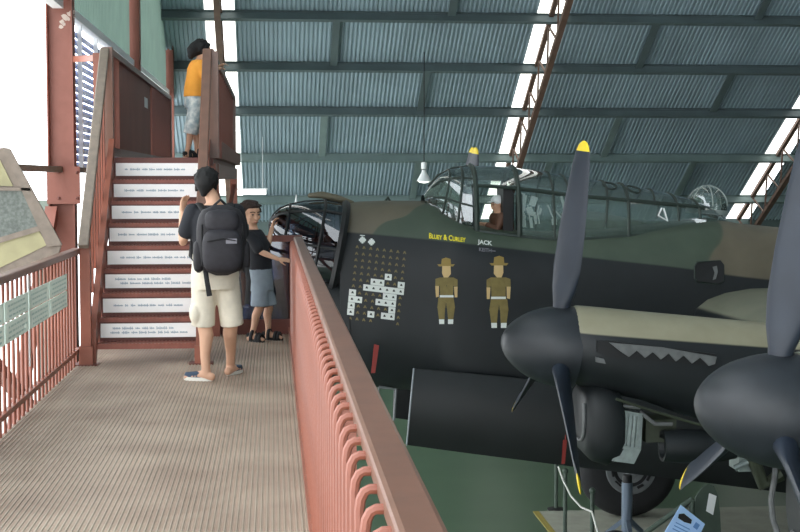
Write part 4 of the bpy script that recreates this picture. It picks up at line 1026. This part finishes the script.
for s in (-1, 1):
    m = MB(); m.tube([pc + Z * .2 + fwd * .08 + side * (.09 * s - .02), g(.115 * s, -.06, 1.345), g(.12 * s, .04, 1.345), g(.13 * s, .12, 1.27), g(.15 * s, .13, 1.1), g(.17 * s, .05, .95), pc + Z * -.2 + fwd * .08 + side * .15 * s], .026, 10, ry=.01, side=side); m.build('shoulder_strap', 'strap', bp, smooth=True)
    m = MB(); a = pc + Z * -.2 + fwd * (-.03 if s < 0 else -.1) + side * (-.125 if s < 0 else .175); m.tube([a, a + Z * -.1 + side * .012 + fwd * -.04, a + Z * (-.21 if s < 0 else -.27) + side * (.03 if s < 0 else -.0) + fwd * -.04], [.018, .018, .02], 8, ry=.005, side=side); m.build('hanging_strap', 'strap', bp)
m = MB()
for s in (-1, 1): m.tube([pc + side * .15 * s + fwd * -.1 + Z * z_ for z_ in (-.18, 0, .12)], .008, 6)
m.tube([pc + fwd * -.185 + side * x_ + Z * (.02 - abs(x_) * .2) for x_ in (-.12, -.06, 0, .06, .12)], .005, 6); m.build('zip', 'strap', bp, smooth=True)

# ---------- boy in black tee by the end barrier, facing right (Y = 13.25)
Y0 = 13.25
g = Fig(at(262, 340, Y=Y0), math.radians(108)); g.o.z = 0; g.o.x -= .0
side, fwd = g.r, g.f
W = lambda u, v, dy=0: at(u, v, Y=Y0 + dy)
hc = W(251, 214.5, 0); hR = g.R(yaw=math.radians(38), pitch=math.radians(-6))
torso = [(W(262, 287), .075, .07, side, fwd), (W(261, 279), .115, .088, side, fwd), (W(260, 268), .118, .088, side, fwd), (W(259, 255), .108, .08, side, fwd), (W(257, 242), .122, .082, side, fwd), (W(255, 235), .12, .072, side, fwd), (W(254, 229.5), .07, .05, side, fwd)]
shc = W(255, 236); sh = [shc + side * -.125, shc + side * .125]
el = [W(267, 249, .08), W(261, 252, -.15)]; wr = [W(272, 228, .22), W(278, 259, -.18)]
hc_ = W(262, 284); hips = [hc_ + side * -.06, hc_ + side * .06]
an = [W(268, 334, .06), W(252, 334, -.06)]; kn = [interp(hips[0], an[0], .47) + fwd * .03, interp(hips[1], an[1], .47) + fwd * .03]
an[0].z = an[1].z = .075
feet = [V((.9, -.42, 0)).normalized(), V((.75, -.66, 0)).normalized()]
hands = [(V((.25, .1, 1)), V((.8, -.2, 0)), .135, .75, 1), (V((1, .1, -.12)), V((0, .6, -.8)), .14, .25, -1)]
rad = dict(neck=.038, arm=(.034, .028, .02), leg=(.064, .042, .041, .026), foot=.19, ank=.075, vox=.0065)
boy, k = person(g, 'boy in black tee and grey shorts with one hand raised, leaning at the end barrier', 'person', hc, hR, .235, sh, el, wr, hands, hips, kn, an, feet, W(254, 231), rad, torso)
m = MB(); m.rings(cloth_torso(torso[1:], 1.03, .016))
for s in range(2): limb(m, [sh[s], interp(sh[s], el[s], .35), interp(sh[s], el[s], .75)], [.052, .052, .055])
remesh(m.build('tee_shirt', 'tee', boy, smooth=True), .01, 3)
m = MB(); m.rings(cloth_torso([(W(262, 290), .105, .09, side, fwd)] + torso[1:3], 1.04, .018))
for s in range(2): m.tube([hips[s] + Z * -.01, interp(hips[s], kn[s], .5), interp(hips[s], kn[s], .95)], [.078, .08, .084], 16)
remesh(m.build('shorts', 'grs', boy, smooth=True), .011, 3)
H = .235; kk = lambda a, b, z: hc + hR @ V((a * H, b * H, z * H))
m = MB(); m.ball(kk(0, -.13, .24), (H * .39, H * .43, H * .35), 20, R=hR, m=14); m.tube([kk(0, -.3, .1), kk(0, -.38, -.05), kk(0, -.36, -.2)], [H * .28, H * .24, H * .1], 14, cap='round'); m.ball(kk(.02, .2, .36), (H * .26, H * .17, H * .1), 14, R=hR)
for s in (-1, 1): m.tube([kk(s * .34, .0, .15), kk(s * .36, -.04, -.06)], [H * .08, H * .05], 8, cap='round')
tufts(m, kk, H, 60, -.1, .14); remesh(m.build('hair', 'hairb', boy, smooth=True), .008, 2)
for s in range(2): shoe(boy, an[s], feet[s], 0, .2, ('sandal', 'sandal'), True)

# ---------- child in orange on the high platform, facing right (Y = 14.2)
Y0 = 14.25
PZ = ZL
g = Fig(at(196, 160, Y=Y0), math.radians(75)); g.o.z = PZ
side, fwd = g.r, g.f
hc = W(202, 51.5); hR = g.R(yaw=math.radians(-5), pitch=math.radians(-8))
torso = [(W(194.5, 104), .07, .065, side, fwd), (W(194.5, 97), .11, .085, side, fwd), (W(195, 88), .112, .085, side, fwd), (W(196, 78), .1, .076, side, fwd), (W(197.5, 68), .112, .076, side, fwd), (W(198.5, 63.5), .105, .065, side, fwd), (W(199, 60), .06, .045, side, fwd)]
shc = W(198.5, 65); sh = [shc + side * -.112, shc + side * .112]
el = [W(208, 76, .12), W(206, 78, -.1)]; wr = [W(218, 66, .1), W(215, 70, -.08)]
hc_ = W(194.5, 101); hips = [hc_ + side * -.055, hc_ + side * .055]
an = [W(197, 152, .06), W(187, 152, -.02)]; kn = [interp(hips[0], an[0], .47) + fwd * .015, interp(hips[1], an[1], .47) + fwd * .015]
an[0].z = an[1].z = PZ + .07
feet = [V((.95, .1, 0)).normalized(), V((.6, .75, 0)).normalized()]
hands = [(V((.8, 0, .3)), V((0, 0, -1)), .12, .7, 1), (V((.8, 0, .3)), V((0, 0, -1)), .12, .7, -1)]
rad = dict(neck=.034, arm=(.031, .025, .019), leg=(.06, .04, .038, .025), foot=.17, ank=.07, vox=.0065)
girl, k = person(g, 'child in orange tee and pale patterned shorts standing up on the high platform', 'person', hc, hR, .215, sh, el, wr, hands, hips, kn, an, feet, W(199, 61), rad, torso)
m = MB(); m.rings(cloth_torso(torso[1:], 1.05, .02))
for s in range(2): limb(m, [sh[s], interp(sh[s], el[s], .35), interp(sh[s], el[s], .7)], [.048, .05, .052])
remesh(m.build('tee_shirt', 'orange', girl, smooth=True), .01, 3)
m = MB(); m.rings(cloth_torso([(W(194.5, 108), .1, .085, side, fwd)] + torso[1:3], 1.03, .014))
for s in range(2): m.tube([hips[s] + Z * -.01, interp(hips[s], kn[s], .6), interp(hips[s], an[s], .64)], [.075, .074, .074], 16)
remesh(m.build('shorts', 'floral', girl, smooth=True), .011, 3)
H = .215; kk = lambda a, b, z: hc + hR @ V((a * H, b * H, z * H))
m = MB(); m.ball(kk(0, -.1, .17), (H * .4, H * .44, H * .4), 20, R=hR, m=14); m.tube([kk(0, -.3, .1), kk(0, -.46, -.1), kk(0, -.5, -.3)], [H * .34, H * .3, H * .16], 14, cap='round'); m.ball(kk(0, .22, .36), (H * .25, H * .15, H * .1), 14, R=hR)
tufts(m, kk, H, 60, -.6, .12); remesh(m.build('hair', 'hair', girl, smooth=True), .008, 2)
for s in range(2): shoe(girl, an[s], feet[s], PZ, .18, ('sandal', 'sandal'), True)

# ---------- figure in the cockpit, facing left, brown jacket (Y = 17.1)
Y0 = 17.1
g = Fig(at(500, 230, Y=Y0), math.radians(-90 - 20)); side, fwd = g.r, g.f
hc = W(497, 204); hR = g.R(pitch=math.radians(-5))
bz = W(502, 236)
torso = [(W(502, 236), .15, .11, side, fwd), (W(502, 226), .16, .115, side, fwd), (W(501, 218), .17, .11, side, fwd), (W(500, 213), .12, .08, side, fwd)]
sh = [W(500, 217, .17), W(502, 217, -.17)]; el = [W(494, 232, .2), W(497, 231, -.22)]; wr = [W(484, 226, .15), W(486, 224, -.12)]
hips = [W(503, 234, .09), W(503, 234, -.09)]; kn = [W(478, 236, .1), W(478, 236, -.1)]; an = [W(474, 262, .1), W(474, 262, -.1)]
feet = [V((-1, 0, 0)), V((-1, 0, 0))]
hands = [(V((-1, 0, .2)), V((0, 0, -1)), .16, .6, 1), (V((-1, 0, .2)), V((0, 0, -1)), .16, .6, -1)]
rad = dict(neck=.05, arm=(.045, .036, .025), leg=(.08, .055, .05, .035), foot=.22, ank=.085, vox=.009)
pil, k = person(g, 'person in brown jacket sitting at the open cockpit side window', 'person', hc, hR, .2, sh, el, wr, hands, hips, kn, an, feet, W(499, 213), rad, torso)
m = MB(); m.rings(cloth_torso(torso, 1.05, .02))
for s in range(2): limb(m, [sh[s], interp(sh[s], el[s], .5), el[s], interp(el[s], wr[s], .8)], [.062, .058, .052, .042])
remesh(m.build('jacket', 'jacket', pil, smooth=True), .012, 3)
m = MB()
for s in range(2): limb(m, [hips[s], kn[s], an[s]], [.095, .075, .055])
remesh(m.build('trousers', 'soot', pil, smooth=True), .014, 2)
H = .2; kk = lambda a, b, z: hc + hR @ V((a * H, b * H, z * H))
m = MB(); m.ball(kk(0, -.06, .2), (H * .4, H * .44, H * .36), 18, R=hR); m.tube([kk(0, .3, .2), kk(0, .55, .16)], [H * .28, H * .22], 12, ry=H * .05, side=side); m.build('cap', 'white', pil, smooth=True)

# ================================================================== THINGS ON THE HANGAR FLOOR
def stanchion(u, v, Y, lab):
    b = at(u, v, Y=Y); t = thing('barrier_post', (b.x, Y, GZ), lab, 'barrier post', 'rope barrier posts')
    m = MB(); m.lathe([(0, .14), (.02, .14), (.035, .05)], (b.x, Y, GZ), (0, 0, 1), 20); m.build('base', 'soot', t)
    m = MB(); m.tube([(b.x, Y, GZ + .02), (b.x, Y, GZ + .98)], .03, 12); m.build('pole', 'dgreen', t, smooth=True)
    m = MB(); m.ball((b.x, Y, GZ + 1.0), .045, 12); m.build('cap', 'dgreen', t, smooth=True); return V((b.x, Y, GZ + .95))
p1 = stanchion(556, 516, 21.4, 'dark green barrier post at the yellow edge of the concrete pad, left of the wheel')
p2 = stanchion(565, 520, 19.6, 'dark green barrier post just right of the pad corner post, nearer the viewer')
p3 = stanchion(592, 540, 18.3, 'dark green barrier post holding the white rope, in front of the big wheel')
m = MB(); a = at(558.5, 467, Y=18.9); b = at(592, 512, Y=18.3 - .05); c = at(600, 540, Y=17.9)
a.z -= 0
m.tube([a, at(563, 480, Y=18.7), at(571, 496, Y=18.6), at(581, 507, Y=18.4), b, c, at(604, 570, Y=17.7)], .014, 8); tag(m.build('rope', 'rope', smooth=True), 'white rope sagging between the dark green barrier posts', 'rope')
# blue-grey jack strut in front of the wheel
c = at(627, 500, Y=18.6); t = thing('jack', (c.x, 18.6, GZ), 'blue grey aircraft jack standing in front of the big wheel', 'jack')
zt_ = at(627, 475, Y=18.6).z
m = MB(); m.tube([(c.x, 18.6, GZ + .1), (c.x, 18.6, zt_ - .1)], .075, 16); m.build('ram', 'strut', t, smooth=True)
m = MB(); m.tube([(c.x, 18.6, zt_ - .14), (c.x, 18.6, zt_)], [.07, .06], 14); m.build('head', 'soot', t, smooth=True)
for k in range(3):
    a = k * 2.094 + .5; m = MB(); m.bar((c.x + .6 * math.cos(a), 18.6 + .6 * math.sin(a), GZ + .03), (c.x, 18.6, GZ + .55), .06, .06); m.build('leg', 'strut', t)
# small black trolley wheel
c = at(622, 538, Y=17.6); t = MB(); r = .27
tw = thing('trolley', (c.x, 17.6, GZ), 'low black wheeled trolley under the aircraft, in front of the jack', 'trolley')
for s in (-.15, .35):
    m = MB(); m.lathe([(-.08, .13), (-.07, .24), (-.03, r), (.03, r), (.07, .24), (.08, .13)], (c.x, 17.6 + s, GZ + r), (0, 1, 0), 28); w = m.build('wheel', 'tyre', tw, smooth=True)
m = MB(); m.box((c.x - .05, 17.45, GZ + r - .04), (c.x + 1.0, 17.95, GZ + r + .04)); m.build('bed', 'soot', tw)
m = MB(); m.lathe([(-.09, .2), (-.08, .24), (.3, .3), (.3, .26)], at(600, 530, Y=17.9) + V((-.05, .1, -.15)), (.3, 1, .1), 20); 
# slanting grey green prop bar and blue info sign
a = at(636, 540, Y=15); b = at(692, 499, Y=15); m = MB(); m.tube([a + (a - b) * 1.0, b], .03, 10)
t = thing('info_stand', (at(690, 560, Y=15).x, 15, GZ), 'slanted grey green stand carrying the bright blue information sign', 'stand')
m.build('arm', 'dgreen', t, smooth=True)
m = MB(); q = at(692, 499, Y=15); m.tube([q, (q.x + .0, 15, GZ + .02)], .03, 10); m.build('upright', 'dgreen', t, smooth=True)
e0 = a + (a - b); m = MB(); m.tube([e0, (e0.x, 15, GZ + .02)], .03, 10); m.build('upright', 'dgreen', t, smooth=True)
m = MB(); m.box((e0.x - .15, 14.8, GZ), (q.x + .25, 15.2, GZ + .03)); m.build('base', 'dgreen', t)
ys = 14.94; t2 = thing('info_sign', at(683, 520, Y=ys), 'bright blue information sign with dark aircraft picture, tilted on the slanted stand', 'sign')
S_ = lambda u, v, y=ys: at(u, v, Y=y)
m = MB(); m.prism([S_(681, 505), S_(705, 524), S_(690, 556), S_(660, 540)], (0, .012, 0)); m.build('board', 'blue', t2)
m = MB(); m.prism([S_(679, 514, ys - .003), S_(684, 513.5, ys - .003), S_(692, 520, ys - .003), S_(691, 524, ys - .003), S_(684, 522, ys - .003), S_(678, 518, ys - .003)], (0, .002, 0)); m.build('picture', 'soot', t2)
m = MB()
for q_ in range(3): m.prism([S_(676 - q_ * 1.6, 522 + q_ * 3, ys - .003), S_(690 - q_ * 1.6, 529 + q_ * 3, ys - .003), S_(689.7 - q_ * 1.6, 530 + q_ * 3, ys - .003), S_(675.7 - q_ * 1.6, 523 + q_ * 3, ys - .003)], (0, .002, 0))
m.prism([S_(696, 522, ys - .003), S_(700, 525, ys - .003), S_(697, 530, ys - .003), S_(693, 527, ys - .003)], (0, .002, 0)); m.build('print', mat('print_blue', (96, 140, 200), .5), t2)
# dark green tapered panel with white notice
yp = 15.6; S2 = lambda u, v: at(u, v, Y=yp)
t = thing('tapered_panel', (S2(710, 540).x, yp, GZ), 'dark green round topped panel with white notice, standing behind the blue sign', 'panel')
m = MB(); m.prism([S2(690, 700), S2(690, 520), S2(696, 497), S2(703, 487), S2(709, 484), S2(714, 486), S2(718, 496), S2(720, 512), S2(721, 532), S2(721, 700)], (0, .03, 0)); m.build('panel', 'dgreen', t)
m = MB(); m.prism([S2(709, 493) + V((0, -.004, 0)), S2(716.5, 496) + V((0, -.004, 0)), S2(713, 515) + V((0, -.004, 0)), S2(706, 511) + V((0, -.004, 0))], (0, .003, 0)); m.build('notice', 'white', t)
b = S2(690, 700); c = S2(721, 700)
m = MB(); m.box((b.x + .02, yp, GZ), (b.x + .06, yp + .03, b.z + .1)); m.box((c.x - .06, yp, GZ), (c.x - .02, yp + .03, b.z + .1)); m.box((b.x, yp - .2, GZ), (c.x, yp + .2, GZ + .03)); m.build('foot', 'dgreen', t)
# hose and pipe work under the outer engine
m = MB(); pts = [at(776, 455, Y=13.5), at(775, 475, Y=13.4), at(771, 500, Y=13.3), at(773, 520, Y=13.3), at(782, 545, Y=13.2), at(796, 580, Y=13.2)]; pts.append(V((pts[-1].x + .1, 13.2, GZ + .03)))
m.tube(pts, .03, 8); tag(m.build('hose', 'exh', smooth=True), 'grey hose hanging under the engine at the lower right corner', 'hose')
m = MB(); a = at(739, 458, Y=13.5); m.box(a, a + V((.2, .3, -.14))); m.tube([a + V((-.05, -.02, -.1)), a + V((.1, -.04, -.02)), a + V((.24, -.02, -.2))], .035, 8); m.build('hydraulic_fitting', 'alu', plane, smooth=True, ang=30)
m = MB(); a = at(752, 455, Y=13.45); m.tube([a, a + V((.12, 0, -.3)), a + V((.3, 0, -.2))], .07, 10); m.build('oil_tank', 'olive', plane, smooth=True)
# ribbons
m = MB(); a, b = at(563, 440, Y=16.1), at(561.5, 464, Y=16.1); m.prism([a, a + V((.05, 0, 0)), b + V((.04, 0, 0)), b], (0, .004, 0)); m.tube([a + V((.03, 0, 0)), a + V((.03, 0, .06))], .008, 6); tag(m.build('warning_ribbon', 'red2'), 'red warning ribbon hanging on the bomb door, left of the wheel', 'ribbon')
m = MB(); a, b = at(374, 344, Y=16.38), at(371, 373, Y=16.36); m.prism([a, a + V((.06, 0, -.02)), b + V((.05, 0, 0)), b], (0, .004, 0)); tag(m.build('warning_ribbon', 'red2'), 'red warning ribbon on the dark nose beside the walkway handrail', 'ribbon')
c = at(424, 172, Y=30); t = thing('hanging_lamp', c, 'small white lamp hanging at the back, just left of the cockpit windscreen', 'lamp')
m = MB(); m.lathe([(0, .16), (.06, .13), (.2, .05), (.24, .05)], c + V((0, 0, -.2)), (0, 0, 1), 18); m.build('shade', 'white', t, smooth=True)
m = MB(); m.lathe([(-.02, .02), (0, .1), (.02, .12)], c + V((0, 0, -.22)), (0, 0, 1), 16); m.build('bulb', 'lamp', t)
m = MB(); m.lathe([(.06, .06), (.2, .06), (.22, .02)], c + V((0, 0, .0)), (0, 0, 1), 14); m.build('gear_box', 'white', t)
m = MB(); m.tube([c + V((0, 0, .2)), (c.x, 30, rz(30) + .02)], .012, 6); m.build('cord', 'soot', t)
# ================================================================== LIGHT
w = bpy.data.worlds.new('world'); bpy.context.scene.world = w; w.use_nodes = True
bg = w.node_tree.nodes['Background']; bg.inputs[0].default_value = (.93, .97, 1, 1); bg.inputs[1].default_value = 4.3
def area(name, loc_, aim, sx, sy, e, col=(1, 1, 1)):
    l = bpy.data.lights.new(name, 'AREA'); l.shape = 'RECTANGLE'; l.size = sx; l.size_y = sy; l.energy = e; l.color = col
    o = bpy.data.objects.new(name, l); C.objects.link(o); o.location = loc_; o.rotation_euler = (V(aim) - V(loc_)).to_track_quat('-Z', 'Y').to_euler(); return o
sc = bpy.context.scene
sc.view_settings.view_transform = 'Standard'; sc.view_settings.look = 'None'; sc.view_settings.gamma = 1; sc.view_settings.exposure = 0; sc.view_settings.use_curve_mapping = False
sc.cycles.use_denoising = True; sc.cycles.max_bounces = 8; sc.cycles.transparent_max_bounces = 16
